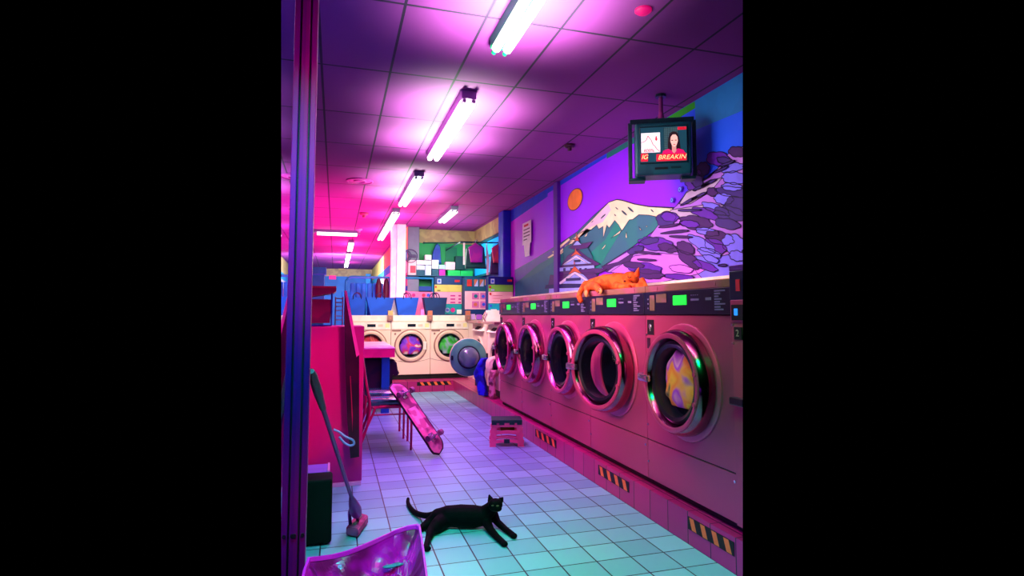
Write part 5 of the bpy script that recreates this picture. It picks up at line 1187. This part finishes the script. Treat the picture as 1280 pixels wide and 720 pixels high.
limb(bm, [Cp(616, 643, .07), Cp(622, 653, .04), Cp(631, 661, .022), Cp(641, 668.5, .017)], [.034, .022, .019, .017])
ball(bm, Cp(642.3, 669.8, .016), .02, s=(1.1, 1, .8))
limb(bm, [Cp(555, 650, .05), Cp(546, 657, .045), Cp(539, 663, .035), Cp(535, 674, .02), Cp(532.5, 684.5, .016)], [.052, .042, .027, .018, .017])
ball(bm, Cp(533.5, 685.8, .016), .02, s=(1.3, .9, .8))
limb(bm, [Cp(548, 647, .06), Cp(539, 652, .04), Cp(530, 658, .025), Cp(523, 663, .018), Cp(517, 667, .016)], [.05, .036, .024, .018, .017])
tl = smooth_path([Cp(543, 643, .07), Cp(535, 644.5, .045), Cp(526, 643.5, .03), Cp(518, 640, .018), Cp(513, 634.5, .016), Cp(510, 628.5, .018), Cp(510, 623.5, .03)], 3)
limb(bm, tl, [.022 - .010 * i / (len(tl) - 1) for i in range(len(tl))], n=10)
for u, v, du, w_ in ((612.8, 623.3, -2.2, 1), (626.3, 624.8, 4.0, 1)):
    a_ = Cp(u, v, .178); tip = Cp(u + du * .75, v - 6.0 if du < 0 else v - 3.6, .206 if du < 0 else .2)
    rod(bm, a_ - (tip - a_) * .3, tip, .021, .003, n=12)
body = fused(bm, .0052, 5, t, 'body', m_fur)
m_eye = mat('cat_eye_green', (70, 75, 25), rough=.4)
for u, v in ((614.4, 632.4), (624, 633.2)):
    bm = B(); p_ = Cp(u, v, .165); dirn = (Vector((0, 0, CAMZ)) - hd).normalized(); q_ = p_ + dirn * .037
    q_ = hd + (q_ - hd).normalized() * .0415
    ball(bm, q_, .0075, s=(1.25, .6, .55), n=10); mk('eye', bm, m_eye, t, world=True, smooth=True)

# ================================================================= THE ORANGE CAT asleep on the dryers
ZT = .235 + 1.255
m_of = mat('orange_fur', (225, 82, 28), rough=.75, spec=.15, noise=(240, 110, 40), nscale=16); m_of2 = mat('light_orange_fur', (250, 160, 85), rough=.7); m_of3 = mat('dark_brown_line', (110, 30, 25), rough=.7)
def Op(u, v, x): return P(u, v, X=x)
def sit(u, x, r): # rests on top of the dryers
    p_ = P(u, 350, X=x); return Vector((x, p_.y, ZT + r * .92))
hip = sit(741, 2.09, .062); mid = sit(757, 2.17, .078); che = sit(774, 2.25, .082); neck = sit(783, 2.29, .075); head = sit(792, 2.30, .078)
t = thing('cat', 'orange cat asleep on top of the big dryers, tail and paws hanging down', 'cat', (mid.x, mid.y, ZT))
bm = B(); limb(bm, [hip, mid, che, neck], [.06, .078, .082, .07]); head += Vector((-.03, -.0, .02))
ball(bm, head, .074, s=(1, 1.05, .9)); mz = head + Vector((-.055, -.045, -.025)); ball(bm, mz, .034, s=(1, 1, .8))
limb(bm, [hip + Vector((0, .02, 0)), P(732, 355, X=2.03), P(727, 362, X=1.965), P(723.5, 370, X=1.945), P(726, 376, X=1.945)], [.042, .03, .024, .023, .022])
limb(bm, [hip + Vector((-.02, -.02, -.01)), P(745, 358, X=2.0), P(749.5, 362.5, X=1.965)], [.045, .03, .028])
limb(bm, [hip + Vector((-.01, .04, -.02)), P(734, 359, X=2.0), P(733, 366, X=1.965)], [.035, .022, .022])
limb(bm, [neck + Vector((-.03, -.06, -.04)), P(801, 358, X=2.2), P(808, 360, X=2.22)], [.035, .026, .022])
limb(bm, [che + Vector((-.05, 0, -.03)), P(776, 358.5, X=2.14), P(786, 359, X=2.14)], [.035, .026, .024])
e1 = P(796.5, 341.5, X=2.24); rod(bm, e1 + Vector((0, .01, -.02)), P(798.5, 333.5, X=2.24), .028, .004, n=12)
e2 = P(803, 350, X=2.24); rod(bm, e2 + Vector((0, .01, 0)), P(808.5, 355.5, X=2.22), .026, .006, n=12)
fused(bm, .0075, 6, t, 'body', m_of)
def face_line(pts, x, r=.004, name='eye_line', m=m_of3):
    bm = B(); tube(bm, smooth_path([P(u, v, X=x) for u, v in pts], 3), r, n=6); mk(name, bm, m, t, world=True, smooth=True)
def on_head(u, v, off=.0):
    """the head's own surface along the sight line, so that marks lie on the fur"""
    d_ = (P(u, v, X=2.3) - _cp).normalized(); oc = _cp - head; b2 = oc.dot(d_); c2_ = oc.dot(oc) - .0735 ** 2; disc = max(0, b2 * b2 - c2_)
    return _cp + d_ * (-b2 - math.sqrt(disc) - off)
for pts, nm in ((((784.5, 345.5), (786.5, 347.5), (788.8, 346)), 'eye_line'), (((789, 351.5), (791, 353.5), (793, 355)), 'eye_line')):
    bm = B(); tube(bm, [on_head(u, v, .003) for u, v in pts], .0035, n=6); mk(nm, bm, m_of3, t, world=True, smooth=True)
bm = B(); ball(bm, mz + Vector((-.03, -.016, .006)), .009); mk('nose', bm, m_of3, t, world=True, smooth=True)
bm = B(); pw = P(750.2, 364, X=1.945); ball(bm, pw, .028, s=(.5, 1, .9)); mk('paw', bm, m_of2, t, world=True, smooth=True)
for dx, dz, r in ((0, -.004, .011), (-.014, .012, .005), (0, .017, .005), (.014, .012, .005)):
    bm = B(); ball(bm, pw + Vector((-.012, -dx, dz)), r, s=(.5, 1, 1)); mk('paw_pad', bm, m_of3, t, world=True, smooth=True)
bm = B(); pw = P(733, 367, X=1.95); ball(bm, pw, .024, s=(.6, 1, 1.2)); mk('paw', bm, m_of2, t, world=True, smooth=True)
# ================================================================= only the part of the place the photograph takes in is modelled:
# everything ends at the two upright planes through the picture's sides
def trim_sides():
    q = _cr
    planes = []
    for u, s in ((351.6, -1), (928.4, 1)):
        n = Vector((s, 0, s * (u - 640) / FPX)) # camera space normal of the side plane
        n = (q.to_3x3() @ n).normalized(); planes.append(n)
    for o in list(bpy.data.objects):
        if o.type != 'MESH': continue
        bpy.context.view_layer.update()
        M = o.matrix_world.copy()
        ws = [M @ v.co for v in o.data.vertices]
        for n in planes:
            d = [(p - _cp).dot(n) for p in ws]
            if not d or max(d) <= 1e-4: continue
            if min(d) >= 0: bpy.data.objects.remove(o); o = None; break
            if o.data.users > 1: o.data = o.data.copy()
            bm = bmesh.new(); bm.from_mesh(o.data); bm.transform(M)
            r = bmesh.ops.bisect_plane(bm, geom=bm.verts[:] + bm.edges[:] + bm.faces[:], plane_co=_cp, plane_no=n, clear_outer=True)
            es = [e for e in r['geom_cut'] if isinstance(e, bmesh.types.BMEdge)]
            if es:
                try: bmesh.ops.holes_fill(bm, edges=es, sides=0)
                except Exception: pass
            bm.transform(M.inverted()); bm.to_mesh(o.data); bm.free()
            ws = [M @ v.co for v in o.data.vertices]
bpy.context.view_layer.update()
trim_sides()
